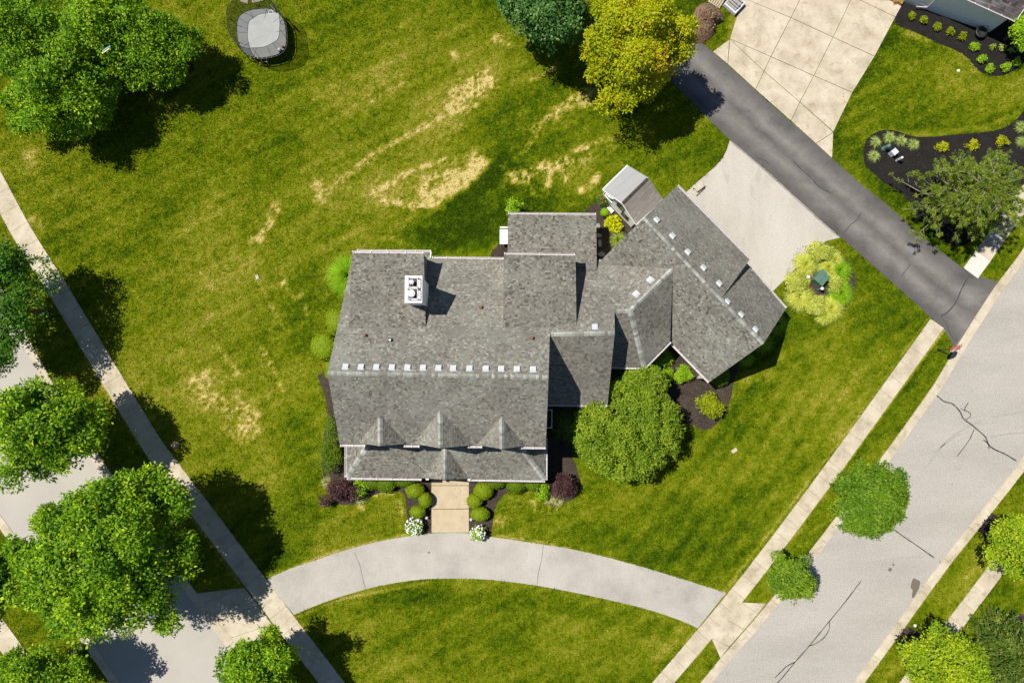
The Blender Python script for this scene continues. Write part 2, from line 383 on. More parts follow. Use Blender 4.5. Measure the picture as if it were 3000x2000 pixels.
def m_net():
    m, nt, b = newmat('netting')
    b.inputs['Base Color'].default_value = (0.01, 0.01, 0.01, 1); b.inputs['Roughness'].default_value = 0.8
    b.inputs['Alpha'].default_value = 0.5
    return m
M['net'] = m_net()
def m_wrap():
    m, nt, b = newmat('clear_globe')
    b.inputs['Base Color'].default_value = (0.5, 0.52, 0.53, 1); b.inputs['Roughness'].default_value = 0.15
    return m
M['globe'] = m_wrap()

# ------------------------------------------------------------------ foliage builders
def unit(v): return v / (np.linalg.norm(v, axis=-1, keepdims=True) + 1e-9)
def leaf_quads(P, N, D, L, Wd):
    """kite leaves: P base, N facing, D growth direction"""
    S = unit(np.cross(N, D)); L = L[:, None]; Wd = Wd[:, None]
    a = P; t = P + D * L - N * L * 0.12
    l = P + D * L * 0.45 + S * Wd * 0.5 + N * L * 0.05; r = P + D * L * 0.45 - S * Wd * 0.5 + N * L * 0.05
    return np.stack([a, r, t, l], 1).reshape(-1, 3)
def rosettes(C, Nn, rad, per, leaf, rng, tone0, tvar=0.22, width=0.5, spread=0.6):
    """per leaves around each cluster centre C, opening along Nn"""
    n = len(C); K = n * per
    Ci = np.repeat(C, per, 0); Ni = np.repeat(Nn, per, 0)
    R = unit(rng.normal(size=(K, 3)))
    D = unit(R - Ni * (R * Ni).sum(1, keepdims=True) + Ni * rng.uniform(-0.25, 0.7, (K, 1)))
    P = Ci + D * rad * rng.uniform(0.05, 0.9, (K, 1)) + rng.normal(size=(K, 3)) * rad * 0.15
    N = unit(Ni + rng.normal(size=(K, 3)) * spread * 0.6)
    N = unit(N - D * (N * D).sum(1, keepdims=True))
    L = leaf * rng.uniform(0.6, 1.25, K)
    V = leaf_quads(P, N, D, L, L * width * rng.uniform(0.8, 1.3, K))
    tone = np.clip(np.repeat(tone0, per) + rng.normal(size=K) * tvar, 0, 1)
    return V, tone
def dome(cx, cy, cz, rx, ry, hu, hd, n, nl, rng, lobe=0.36, rag=0.18, shell=0.5, zmin=-0.35, kmin=0.70):
    """cluster centres + facing over an uneven crown made of lobes"""
    th = rng.uniform(0, 2 * np.pi, nl); zz = rng.uniform(zmin, 1.0, nl); 
    rr = np.sqrt(np.maximum(0, 1 - zz ** 2))
    k = rng.uniform(kmin, 1.0, nl) * (1 + rag * (vnoise(th * 1.3 + 5, zz * 2 + 9, int(rng.integers(999))) - 0.5) * 2)
    k = k * (1 - lobe * 0.62)
    R = np.array([rx, ry, 1.0])
    LC = np.stack([np.cos(th) * rr * k * rx, np.sin(th) * rr * k * ry, np.where(zz > 0, zz * hu, zz * hd) * k], 1)
    LR = lobe * rng.uniform(0.65, 1.2, nl)
    ti = rng.normal(size=nl) * 0.10
    idx = rng.integers(0, nl, n)
    d = unit(rng.normal(size=(n, 3))); d[:, 2] = np.abs(d[:, 2]) * np.where(rng.random(n) < 0.82, 1, -1)
    rad = LR[idx] * (shell + (1.08 - shell) * rng.random(n) ** 0.6)
    sc = np.array([rx, ry, (hu + hd) * 0.5])
    C = LC[idx] + d * rad[:, None] * np.array([rx, ry, min(rx, (hu + hd) * 0.75) * 0.75])
    m_ = int(n * 0.30); e_ = unit(rng.normal(size=(m_, 3))); e_[:, 2] = np.abs(e_[:, 2]); fill = e_ * (rng.uniform(0.35, 0.80, m_))[:, None] * np.array([rx, ry, hu])
    C[:m_] = fill; d[:m_] = e_
    N = unit(d * 0.75 + np.array([0, 0, 0.75]))
    return C + np.array([cx, cy, cz]), N, np.clip(0.45 + ti[idx] + rng.normal(size=n) * 0.12, 0, 1), LC + np.array([cx, cy, cz])
def leafy_crown(root, mat, cx, cy, cz, rx, ry, hu, hd, n, nl, per, leaf, rad, rng, lobe=0.36, rag=0.2, width=0.5, tvar=0.2, tonefn=None, name='crown', zmin=-0.35, spread=0.6, shell=0.5, kmin=0.70):
    C, N, t, LC = dome(cx, cy, cz, rx, ry, hu, hd, n, nl, rng, lobe, rag, shell=shell, zmin=zmin, kmin=kmin)
    C[:, 2] = np.maximum(C[:, 2], 0.12)
    if tonefn is not None: t = tonefn(C, t)
    V, tone = rosettes(C, N, rad, per, leaf, rng, t, tvar, width, spread)
    V[:, 2] = np.maximum(V[:, 2], 0.03)
    return fastmesh(name, V, 4, mat, tone, root), LC
def trunk(root, cx, cy, top, r, limbs, rng, mat=None):
    mb = MB()
    mb.tube([(cx, cy, -0.1), (cx + 0.03, cy, top * 0.3), (cx + rng.uniform(-.1, .1), cy + rng.uniform(-.1, .1), top * 0.7), (cx, cy, top)], [r * 1.35, r, r * 0.85, r * 0.6], 8)
    for L in limbs:
        m = (np.array([cx, cy, top * 0.6]) * 0.5 + np.array(L) * 0.5) + np.array([0, 0, 0.3])
        mb.tube([(cx, cy, top * rng.uniform(0.5, 0.85)), m, L], [r * 0.5, r * 0.32, r * 0.1], 5)
    return mb.build('trunk', mat or M['bark'], root, True)
def tree(name, label, px, py, rpx, zc, hu, hd, mat, n=1800, nl=26, per=11, leaf=0.2, rad=0.3, cat='tree', group=None, rpy=None, seed=1, tone=None, **kw):
    rng = np.random.default_rng(seed)
    c = U(px, py, zc); s = (H - zc) / F; rx = rpx * s; ry = (rpy or rpx) * s
    root = thing(name, label, cat, (c[0], c[1], 0), group)
    cr, LC = leafy_crown(root, M[mat], c[0], c[1], zc, rx, ry, hu, hd, n, nl, per, leaf, rad, rng, tonefn=tone, **kw)
    trunk(root, c[0], c[1], zc + hu * 0.15, 0.06 + 0.035 * rx, [LC[i] for i in rng.choice(len(LC), min(9, len(LC)), False)], rng)
    return root
def clipped(name, label, px, py, rpx, h, mat, rpy=None, rot=0.0, leaf=0.075, dens=700, cat='shrub', group=None, seed=1, bumpf=0.08, foot=None):
    """clipped shrub: rounded body with a dense skin of small leaves"""
    rng = np.random.default_rng(seed)
    zc = h * 0.5; c = U(px, py, zc); s = (H - zc) / F; rx = rpx * s; ry = (rpy or rpx) * s
    root = thing(name, label, cat, (c[0], c[1], 0), group)
    n = int(dens * 2.6 * rx * ry + 500)
    d = unit(rng.normal(size=(n, 3)))
    k = 1 + bumpf * 2 * (vnoise(d[:, 0] * 2.5 + seed, d[:, 1] * 2.5 + d[:, 2], seed) - 0.5)
    E = d * k[:, None] * np.array([rx, ry, h * 0.52])
    ca, sa = math.cos(rot), math.sin(rot)
    def place(E): return np.stack([E[:, 0] * ca - E[:, 1] * sa + c[0], E[:, 0] * sa + E[:, 1] * ca + c[1], E[:, 2] + h * 0.5], 1)
    P = place(E); Nn = unit(place(unit(d / np.array([rx, ry, h * 0.5]))) - place(np.zeros((1, 3))))
    T = unit(np.cross(Nn, rng.normal(size=(n, 3))))
    N2 = unit(Nn + rng.normal(size=(n, 3)) * 0.45)
    D = unit(T + Nn * 0.55)
    N2 = unit(N2 - D * (N2 * D).sum(1, keepdims=True))
    L = leaf * rng.uniform(0.7, 1.5, n)
    V = leaf_quads(P - Nn * leaf * 0.5, N2, D, L, L * 0.65)
    V[:, 2] = np.maximum(V[:, 2], 0.02)
    tone = np.clip(0.5 + rng.normal(size=n) * 0.22 + (k - 1) * 2, 0, 1)
    fastmesh('foliage', V, 4, M[mat], tone, root)
    mb = MB(); th = np.linspace(0, np.pi, 9); ph = np.linspace(0, 2 * np.pi, 17)[:-1]
    vv = np.array([[math.sin(a) * math.cos(b), math.sin(a) * math.sin(b), math.cos(a)] for a in th for b in ph]) * np.array([rx, ry, h * 0.52]) * 0.93
    vv = place(vv); vv[:, 2] = np.maximum(vv[:, 2], 0.0)
    ff = [(i * 16 + j, (i + 1) * 16 + j, (i + 1) * 16 + (j + 1) % 16, i * 16 + (j + 1) % 16) for i in range(8) for j in range(16)]
    mb.add(vv, ff); core = mb.build('branches', M[mat], root); at = core.data.attributes.new('tone', 'FLOAT', 'FACE'); at.data.foreach_set('value', np.full(len(core.data.polygons), 0.35, np.float32))
    return root
def blades(root, name, mat, cx, cy, n, R, h, rng, w=0.025, tone=0.5, droop=0.5, r0=0.12, arc=(0, 2 * math.pi), tvar=0.2, seg=3):
    """arching blades that spring from one clump"""
    a = rng.uniform(arc[0], arc[1], n); q = rng.random(n)
    out = R * (0.25 + 0.85 * q); hh = h * (1.15 - 0.75 * q) * rng.uniform(0.75, 1.1, n)
    ax = np.stack([np.cos(a), np.sin(a)], 1); sx = np.stack([-np.sin(a), np.cos(a)], 1)
    tw = rng.normal(size=n) * 0.18
    b0 = np.stack([np.full(n, cx), np.full(n, cy)], 1) + ax * (r0 * rng.random(n))[:, None]
    Q = []
    prev = None
    for i in range(seg + 1):
        t = i / seg
        r = out * (t ** 0.9); z = hh * (t * 1.9 - t * t * (1.9 - 1 + droop))
        p = b0 + ax * r[:, None] + sx * (tw * out * t * t)[:, None]
        ww = w * (1 - t * 0.85) * 0.5
        Lf = np.concatenate([p + sx * ww, np.maximum(z, 0.02)[:, None]], 1); Rt = np.concatenate([p - sx * ww, np.maximum(z, 0.02)[:, None]], 1)
        if prev is not None: Q.append(np.stack([prev[0], prev[1], Rt, Lf], 1))
        prev = (Lf, Rt)
    V = np.concatenate(Q, 0).reshape(-1, 3)
    tn = np.tile(np.clip(tone + rng.normal(size=n) * tvar, 0, 1), seg)
    return fastmesh(name, V, 4, M[mat], tn, root)
def grassclump(name, label, px, py, rpx, h, mat, n=500, w=0.03, cat='ornamental grass', group=None, seed=1, droop=0.55, tone=0.5):
    rng = np.random.default_rng(seed); c = U(px, py, h * 0.4); R = rpx * (H - h * .4) / F
    root = thing(name, label, cat, (c[0], c[1], 0), group)
    blades(root, 'blades', mat, c[0], c[1], n, R, h, rng, w, tone, droop)
    return root
def leafshrub(name, label, px, py, rpx, h, mat, n=160, per=8, leaf=0.11, rad=0.14, rpy=None, cat='shrub', group=None, seed=1, width=0.6, lobe=0.4, nl=12, tvar=0.2, spread=0.6, rag=0.25):
    rng = np.random.default_rng(seed); zc = h * 0.45; c = U(px, py, zc); s = (H - zc) / F
    root = thing(name, label, cat, (c[0], c[1], 0), group)
    cr, LC = leafy_crown(root, M[mat], c[0], c[1], zc, rpx * s, (rpy or rpx) * s, h * 0.55, h * 0.42, n, nl, per, leaf, rad, rng, lobe, rag, width, tvar, name='foliage', spread=spread)
    mb = MB()
    for i in range(min(6, nl)): mb.tube([(c[0], c[1], 0), (c[0] * .6 + LC[i][0] * .4, c[1] * .6 + LC[i][1] * .4, h * 0.3), LC[i]], [0.025, 0.018, 0.008], 5)
    mb.build('stems', M['bark'], root)
    return root

# ================================================================== SETTING: pavements in plan (photo pixels on the ground)
def offset(poly, d):
    """parallel line; d > 0 to the right of the direction of travel"""
    P = np.array(poly, float); T = np.gradient(P, axis=0); T /= np.linalg.norm(T, axis=1, keepdims=True)
    return P + np.stack([T[:, 1], -T[:, 0]], 1) * d
def smooth_line(pts, per=8):
    P = np.array(pts, float); n = len(P); out = []
    for i in range(n - 1):
        p0 = P[max(i - 1, 0)]; p1 = P[i]; p2 = P[i + 1]; p3 = P[min(i + 2, n - 1)]
        for t in np.linspace(0, 1, per, endpoint=False):
            out.append(0.5 * ((2 * p1) + (-p0 + p2) * t + (2 * p0 - 5 * p1 + 4 * p2 - p3) * t ** 2 + (-p0 + 3 * p1 - 3 * p2 + p3) * t ** 3))
    out.append(P[-1]); return np.array(out)
def resample(P, step):
    d = np.r_[0, np.cumsum(np.linalg.norm(np.diff(P, axis=0), axis=1))]; n = max(1, int(round(d[-1] / step)))
    s = np.linspace(0, d[-1], n + 1)
    return np.stack([np.interp(s, d, P[:, k]) for k in (0, 1)], 1)
EXCL = []       # plan polygons without turf
def slab_run(name, line, width, step, z0, z1, mat, piece, gap=0.018, side=1, special=None, jitter=0.004, seed=1):
    """a row of cast slabs on a dark bed"""
    rng = random.Random(seed)
    P = resample(np.array(line), step); Q = offset(P, side * width)
    pol = list(map(tuple, P)) + list(map(tuple, Q[::-1])); EXCL.append(pol)
    base = MB().prism(pol, -0.05, z0 + 0.012).build(name, M['joint']); tag(base, kind='structure')
    for i in range(len(P) - 1):
        a, b, c, d = P[i], P[i + 1], Q[i + 1], Q[i]
        t = (b - a) / np.linalg.norm(b - a) * gap / 2; t2 = (c - d) / np.linalg.norm(c - d) * gap / 2
        m = special.get(i, mat) if special else mat
        z = z1 + rng.uniform(-jitter, jitter)
        obj(piece, *_pr([a + t, b - t, c - t2, d + t2], z0, z), M[m], base)
    return base
def _pr(poly, z0, z1):
    m = MB(); m.prism([tuple(p) for p in poly], z0, z1); return m.v, m.f
def sheet(name, poly, z, mat, kind='structure', thick=0.06, parent=None):
    v, f = _pr(poly, z - thick, z)
    o = obj(name, v, f, mat, parent)
    if kind and parent is None: tag(o, kind=kind)
    return o
def strip_line(name, pts_px, w, z, mat, parent, taper=True):
    P = smooth_line([U(x, y)[:2] for x, y in pts_px], 6); n = len(P)
    T = np.gradient(P, axis=0); T /= np.linalg.norm(T, axis=1, keepdims=True); N = np.stack([-T[:, 1], T[:, 0]], 1)
    rr = np.array([w * 0.5 * random.uniform(0.75, 1.25) for _ in range(n)])
    if taper: rr[0] *= 0.3; rr[-1] *= 0.3
    A = P + N * rr[:, None]; B = P - N * rr[:, None]
    v = [(a[0], a[1], z) for a in A] + [(b[0], b[1], z) for b in B]
    return obj(name, v, [(i + 1, i, n + i, n + i + 1) for i in range(n - 1)], mat, parent)

# left street
lk_out = smooth_line(G2([(-60, 730), (20, 870), (90, 1000), (140, 1095), (305, 1355), (583, 1745), (676, 1867), (800, 2030), (900, 2160)]), 4)
ll_out = smooth_line(G2([(-330, 1060), (-180, 1290), (-20, 1520), (30, 1590), (150, 1755), (272, 1925), (330, 2010), (460, 2190)]), 4)
poly = [tuple(p) for p in offset(lk_out, 0.3)] + [tuple(p) for p in offset(ll_out, -0.3)[::-1]]
left_street = sheet('street', poly, 0.012, M['street_pale']); EXCL.append(poly)
slab_run('kerb', lk_out, 0.62, 3.1, 0.0, 0.045, 'concrete', 'kerb_segment', side=1, seed=2)
slab_run('kerb', ll_out, 0.62, 3.1, 0.0, 0.045, 'concrete', 'kerb_segment', side=-1, seed=3)
strip = strip_line
# left sidewalk
lsw = smooth_line(G2([(-150, 260), (-60, 400), (0, 498), (91, 667), (200, 840), (330, 1055), (459, 1267), (506, 1333), (700, 1590), (870, 1815), (1000, 1984), (1100, 2114)]), 4)
slab_run('sidewalk', lsw, 1.56, 1.55, 0.0, 0.035, 'concrete', 'slab', side=1, seed=4)
fsw = smooth_line(G2([(-80, 1700), (25, 1835), (89, 1924), (200, 2080)]), 4)
slab_run('sidewalk', fsw, 1.5, 1.55, 0.0, 0.035, 'concrete', 'slab', side=1, seed=5)
# left apron (four panels towards the street)
def panels(name, polys, z, mat, piece='panel', shrink=0.012):
    allp = []
    root = None
    for pl in polys:
        g = np.array(G2(pl)); c = g.mean(0)
        if root is None:
            hull = [tuple(q) for q in g]
            root = sheet(name, hull, z - 0.012, M['joint'])
        EXCL.append([tuple(q) for q in g])
        n = len(g); e = []
        # shrink each panel by a saw cut
        for i in range(n):
            p, q, r = g[i - 1], g[i], g[(i + 1) % n]
            d1 = (q - p) / np.linalg.norm(q - p); d2 = (r - q) / np.linalg.norm(r - q)
            area = np.cross(d1, d2)
            n1 = np.array([-d1[1], d1[0]]); n2 = np.array([-d2[1], d2[0]])
            sgn = 1 if sum(np.cross(g[k], g[(k + 1) % n]) for k in range(n)) > 0 else -1
            bis = (n1 + n2); L = np.linalg.norm(bis); bis = bis / (L + 1e-6)
            e.append(q + sgn * bis * shrink / max(0.35, L / 2))
        v, f = _pr(e, z - 0.05, z); obj(piece, v, f, M[mat], root)
    return root
panels('apron', [[(574, 1737), (715, 1720), (592, 1767)], [(592, 1767), (715, 1720), (757, 1772), (634, 1820)], [(634, 1820), (757, 1772), (796, 1826), (676, 1868)], [(676, 1868), (796, 1826), (762, 1872), (688, 1884)]], 0.032, 'concrete')
panels('apron', [[(2170, 1763), (2244, 1766), (2221, 1796)], [(2170, 1763), (2221, 1796), (2181, 1843), (2125, 1812)], [(2125, 1812), (2181, 1843), (2136, 1893), (2083, 1866)], [(2083, 1866), (2136, 1893), (2110, 1927)]], 0.032, 'concrete')

# right street
rw = smooth_line(G2([(3160, 480), (3000, 726), (2921, 829), (2805, 1009), (2736, 1125), (2583, 1338), (2451, 1510), (2359, 1630), (2251, 1764), (2190, 1836), (2110, 1927), (2055, 1995), (1960, 2110)]), 4)
re = smooth_line(G2([(3250, 1000), (3100, 1228), (2999, 1380), (2778, 1659), (2680, 1795), (2531, 2000), (2440, 2125)]), 4)
poly = [tuple(p) for p in offset(rw, -0.3)] + [tuple(p) for p in offset(re, 0.3)[::-1]]
right_street = sheet('street', poly, 0.012, M['street']); EXCL.append(poly)
slab_run('kerb', rw, 0.64, 2.95, 0.0, 0.045, 'concrete', 'kerb_segment', side=-1, seed=6)
slab_run('kerb', re, 0.66, 2.95, 0.0, 0.045, 'concrete', 'kerb_segment', side=1, seed=7)
for w, pts in ((0.10, [(2742, 1156), (2765, 1175), (2790, 1183), (2812, 1205), (2822, 1226), (2845, 1243), (2885, 1278), (2895, 1300), (2912, 1315), (2945, 1330), (2978, 1350)]),
               (0.06, [(2837, 1178), (2826, 1199), (2842, 1210), (2840, 1222), (2828, 1228)]), (0.05, [(2814, 1197), (2828, 1203)]),
               (0.06, [(2854, 1256), (2838, 1290), (2802, 1338)]), (0.08, [(2880, 1287), (2895, 1300), (2897, 1314)]),
               (0.09, [(2606, 1541), (2640, 1566), (2690, 1600), (2738, 1634)]),
               (0.07, [(2524, 1698), (2475, 1763), (2430, 1818), (2371, 1890), (2330, 1937), (2290, 1985), (2274, 2002)]),
               (0.06, [(2430, 1820), (2428, 1844), (2412, 1868), (2385, 1886), (2371, 1890)]), (0.07, [(2330, 1937), (2305, 1950), (2288, 1966), (2269, 1985)]),
               (0.04, [(2752, 1640), (2757, 1652)])):
    strip_line('crack_seal', pts, w, 0.0165, M['tar'], right_street)
def blob(name, px, py, rx, ry, z, mat, parent, seed=0, lob=0.18, rot=0.0):
    c = U(px, py); s = H / F; n = 26; v = []
    for k in range(n):
        a = 2 * math.pi * k / n; r = 1 + lob * (float(vnoise(math.cos(a) * 1.3 + seed, math.sin(a) * 1.3 + seed, 5)) - 0.5) * 2
        x, y = rx * s * r * math.cos(a), ry * s * r * math.sin(a)
        v.append((c[0] + x * math.cos(rot) - y * math.sin(rot), c[1] + x * math.sin(rot) + y * math.cos(rot), z))
    return obj(name, v, [tuple(range(n))], mat, parent)
M['tyre'] = m_plain('tyre_mark', (0.30, 0.285, 0.26), 0.85, var=0.25, scale=14)
for pts in ([(2722, 1357), (2740, 1332), (2775, 1290), (2820, 1258), (2878, 1232)], [(2735, 1325), (2768, 1300), (2815, 1268)], [(2900, 1282), (2940, 1272), (3010, 1266)], [(2902, 1222), (2950, 1214), (3000, 1206)]): strip_line('tyre_mark', pts, 0.09, 0.0162, M['tyre'], right_street)
blob('oil_stain', 2681, 1719, 12, 23, 0.0166, M['stain'], right_street, 3, 0.5, math.radians(-15))
blob('oil_stain', 2607, 1667, 5, 5, 0.0166, M['stain'], right_street, 5); blob('oil_stain', 2617, 1653, 3.4, 3.4, 0.0166, M['stain'], right_street, 8)
# right sidewalks
rsw = smooth_line(G2([(2726, 933), (2676, 1003), (2389, 1400), (2164, 1697), (2000, 1894), (1900, 2010), (1800, 2130)]), 4)
slab_run('sidewalk', rsw, 1.24, 1.345, 0.0, 0.035, 'concrete', 'slab', side=-1, seed=8)
usw = smooth_line(G2([(2822, 785), (2860, 733), (2921, 645), (3000, 540), (3080, 430)]), 4)
slab_run('sidewalk', usw, 1.36, 1.75, 0.0, 0.035, 'concrete', 'slab', side=1, seed=9, special={0: 'concrete_new'})
esw = smooth_line(G2([(3080, 1400), (2906, 1642), (2765, 1829), (2629, 2005), (2540, 2120)]), 4)
slab_run('sidewalk', esw, 1.22, 1.5, 0.0, 0.035, 'concrete', 'slab', side=-1, seed=10)

# curved front drive
up = smooth_line(G2([(776, 1698), (850, 1665), (930, 1638), (1020, 1608), (1120, 1583), (1190, 1571), (1265, 1561), (1373, 1561), (1450, 1573), (1600, 1595), (1700, 1613), (1830, 1645), (1950, 1680), (2050, 1711), (2127, 1735)]), 5)
lo = smooth_line(G2([(862, 1800), (920, 1775), (1000, 1746), (1100, 1718), (1200, 1700), (1280, 1694), (1400, 1695), (1500, 1704), (1600, 1719), (1700, 1738), (1800, 1760), (1900, 1785), (1990, 1815), (2044, 1839)]), 5)
poly = [tuple(p) for p in up] + [tuple(p) for p in lo[::-1]]
drive = sheet('driveway', poly, 0.016, M['curved_drive']); EXCL.append(poly)
for pts in ([(1038, 1617), (1048, 1640), (1056, 1660), (1062, 1690), (1070, 1722)], [(1592, 1592), (1588, 1630), (1577, 1680), (1574, 1712)]):
    strip_line('crack', pts, 0.03, 0.0205, M['tar'], drive)
blob('oil_stain', 1257, 1617, 2.6, 2.6, 0.0205, M['tar'], drive)
# front walk: three cast panels
panels('front_walk', [[(1264, 1404), (1374, 1404), (1374, 1421), (1264, 1421)], [(1264, 1421.7), (1374, 1421.7), (1374, 1489), (1264, 1490)], [(1264, 1491), (1374, 1490), (1374, 1559), (1264, 1559)]], 0.034, 'walkway')
# black asphalt drive
le = smooth_line(G2([(1900, 175), (1968, 240), (2044, 318), (2138, 410), (2220, 478), (2282, 533), (2404, 645), (2462, 694), (2615, 829), (2726, 930), (2765, 966), (2783, 990), (2790, 1020)]), 4)
ri = smooth_line(G2([(1990, 68), (2049, 121), (2089, 153), (2200, 253), (2300, 343), (2390, 420), (2440, 466), (2515, 533), (2608, 608), (2717, 706), (2820, 784), (2845, 802), (2925, 826)]), 4)
n = len(le); rows = []
v = []; f = []; ac = []; K = 13
for i in range(n):
    for k in range(K):
        t = k / (K - 1); p = le[i] * (1 - t) + ri[i] * t; v.append((p[0], p[1], 0.020)); ac.append(t)
f = [(i * K + k, i * K + k + 1, (i + 1) * K + k + 1, (i + 1) * K + k) for i in range(n - 1) for k in range(K - 1)]
ev = len(v); e = [U(2812, 1000), U(2868, 912), U(2925, 828), ]
bdrive = obj('driveway', v, f, M['asphalt']); tag(bdrive, kind='structure')
at = bdrive.data.attributes.new('across', 'FLOAT', 'POINT'); at.data.foreach_set('value', np.array(ac, np.float32))
EXCL.append([tuple(p) for p in le] + [tuple(p) for p in ri[::-1]])
mouth = [U(2765, 966)[:2], U(2783, 990)[:2], U(2792, 1024)[:2], U(2806, 1008)[:2], U(2922, 831)[:2], U(2845, 802)[:2]]
o = sheet('driveway_mouth', mouth, 0.0155, M['asphalt']); EXCL.append(mouth)
at = o.data.attributes.new('across', 'FLOAT', 'POINT'); at.data.foreach_set('value', np.full(len(o.data.vertices), 0.22, np.float32))
for w, pts in ((0.09, [(2836, 812), (2815, 850), (2800, 885), (2775, 915), (2757, 925)]), (0.05, [(2755, 925), (2770, 948), (2788, 985), (2806, 1000)]), (0.05, [(2822, 787), (2838, 806), (2850, 812)]),
               (0.08, [(2324, 472), (2345, 495), (2380, 525), (2396, 545), (2433, 566)]), (0.06, [(2524, 622), (2510, 645), (2490, 660), (2467, 690)]),
               (0.05, [(2667, 775), (2655, 790), (2640, 810)]), (0.045, [(2215, 465), (2235, 468), (2256, 484)])):
    strip_line('crack_seal', pts, w, 0.0245, M['tar'], bdrive)
# pale pad by the garage
padp = [(2138, 411), (2220, 480), (2282, 535), (2404, 647), (2462, 696), (2421, 706), (2367, 747), (2299, 819), (2263, 854), (2100, 900), (2000, 600), (2010, 563), (2050, 527), (2095, 489), (2118, 462), (2130, 437)]
poly = [tuple(p) for p in G2(padp)]
pad = sheet('driveway_pad', poly, 0.014, M['gravel_pad']); EXCL.append(poly)
strip_line('pad_edge', [(2140, 414), (2220, 481), (2282, 536), (2404, 648), (2461, 697)], 0.13, 0.0245, M['stone_grey'], pad)
# neighbour's concrete drive, saw-cut panels
A0, A1, A2, A3 = (2344, -2), (2317, 53), (2258, 167), (2213, 263)
B0, B1, B2, B3 = (2494, -2), (2440, 110), (2384, 223), (2317, 355)
npan = [[(2189, -2), (2344, -2), (2317, 53), (2175, -6)], [(2175, -6), (2317, 53), (2258, 167), (2138, 115)],
        [(2344, -2), (2494, -2), (2440, 110), (2317, 53)], [(2317, 53), (2440, 110), (2384, 223), (2258, 167)],
        [(2513, -2), (2649, 4), (2623, 51)], [(2494, -2), (2513, -2), (2623, 51), (2562, 166), (2440, 110)], [(2440, 110), (2562, 166), (2497, 272), (2384, 223)],
        [(2138, 115), (2258, 167), (2238, 210)], [(2258, 167), (2384, 223), (2343, 300), (2238, 210)], [(2384, 223), (2497, 272), (2441, 387), (2343, 300)],
        [(2137, 116), (2132, 189), (2088, 152)], [(2138, 115), (2238, 210), (2213, 263), (2132, 189)], [(2238, 210), (2343, 300), (2317, 355), (2213, 263)], [(2343, 300), (2441, 388), (2390, 421), (2317, 355)],
        [(2441, 388), (2438, 465), (2390, 421)]]
ndrive = panels('neighbour_driveway', npan, 0.030, 'concrete', 'panel', 0.02)

# ---------------------------------------------------------------- planting beds
BEDZ = [0.006]
def bed(pts, mat='mulch', z=None, sm=True, dens=150):
    BEDZ[0] += 0.0012; z = BEDZ[0]
    P = G2(pts); P = smooth_line(P + [P[0]], 5)[:-1] if sm else P
    poly = [tuple(p) for p in P]
    EXCL.append(poly)
    o = sheet('mulch_bed', poly, z, M[mat])
    A = np.array(poly); x0, y0 = A.min(0); x1, y1 = A.max(0)
    n = int((x1 - x0) * (y1 - y0) * dens)
    X = RNG.uniform(x0, x1, n); Y = RNG.uniform(y0, y1, n); k = inpoly(X, Y, poly); X, Y = X[k], Y[k]; n = len(X)
    a = RNG.uniform(0, 2 * np.pi, n); D = unit(np.stack([np.cos(a), np.sin(a), RNG.normal(size=n) * 0.25], 1))
    N = unit(np.stack([RNG.normal(size=n) * .35, RNG.normal(size=n) * .35, np.ones(n)], 1)); N = unit(N - D * (N * D).sum(1, keepdims=True))
    L = RNG.uniform(0.04, 0.11, n)
    V = leaf_quads(np.stack([X, Y, np.full(n, z + 0.006)], 1) + N * 0.01, N, D, L, L * 0.4)
    c = fastmesh('wood_chips', V, 4, M[mat + '_chip'], RNG.random(n) ** 1.6, o); tag(c, kind='stuff')
    return o
bed([(1690, 1030), (1850, 1020), (1965, 990), (2030, 1050), (2080, 1110), (2110, 1080), (2150, 1040), (2172, 1052), (2152, 1110), (2140, 1170), (2118, 1220), (2085, 1252), (2053, 1258), (2012, 1240), (1900, 1250), (1700, 1300), (1675, 1328), (1690, 1370), (1700, 1430), (1660, 1470), (1590, 1440), (1580, 1200), (1610, 1170)])
bed([(1330, 1398), (1330, 1480), (1373, 1540), (1376, 1560), (1432, 1566), (1444, 1530), (1448, 1500), (1462, 1465), (1490, 1440), (1530, 1430), (1560, 1438), (1590, 1466), (1620, 1482), (1650, 1470), (1640, 1398)])
bed([(1262, 1398), (1264, 1480), (1264, 1555), (1225, 1566), (1200, 1560), (1192, 1500), (1188, 1460), (1175, 1440), (1140, 1437), (1095, 1450), (1060, 1472), (1010, 1478), (985, 1470), (975, 1440), (1000, 1398)])
bed([(1440, 736), (1458, 718), (1470, 690), (1500, 660), (1600, 630), (1700, 624), (1720, 612), (1740, 595), (1762, 575), (1800, 560), (1900, 640), (1850, 730), (1790, 790), (1700, 800), (1480, 790), (1440, 760)])
bed([(2330, 730), (2395, 710), (2450, 730), (2500, 790), (2504, 850), (2480, 900), (2420, 930), (2360, 905), (2310, 860), (2298, 810)])
bed([(2649, 4), (2622, 66), (2690, 99), (2745, 126), (2795, 146), (2830, 167), (2846, 184), (2867, 208), (2897, 221), (2931, 223), (2965, 211), (2992, 190), (3020, 170), (3060, 90), (2960, 40), (2760, 10)], 'mulch_black')
bed([(2529, 450), (2535, 418), (2553, 396), (2581, 383), (2608, 381), (2639, 388), (2676, 400), (2727, 401), (2795, 395), (2880, 388), (2931, 378), (2965, 360), (2990, 337), (3010, 310), (3080, 300), (3060, 480), (2960, 570), (2850, 700), (2800, 720), (2760, 700), (2728, 662), (2690, 645), (2676, 608), (2636, 564), (2588, 534), (2557, 506), (2534, 484)], 'mulch_black')
bed([(2905, 1500), (2930, 1520), (2945, 1560), (2925, 1570), (2890, 1575), (2870, 1550), (2890, 1520)], 'mulch')
bed([(2660, 1832), (2690, 1850), (2720, 1880), (2700, 1905), (2660, 1895), (2630, 1870)], 'mulch')
bed([(2870, 1850), (2930, 1820), (3020, 1810), (3040, 2030), (2880, 2030)], 'mulch')
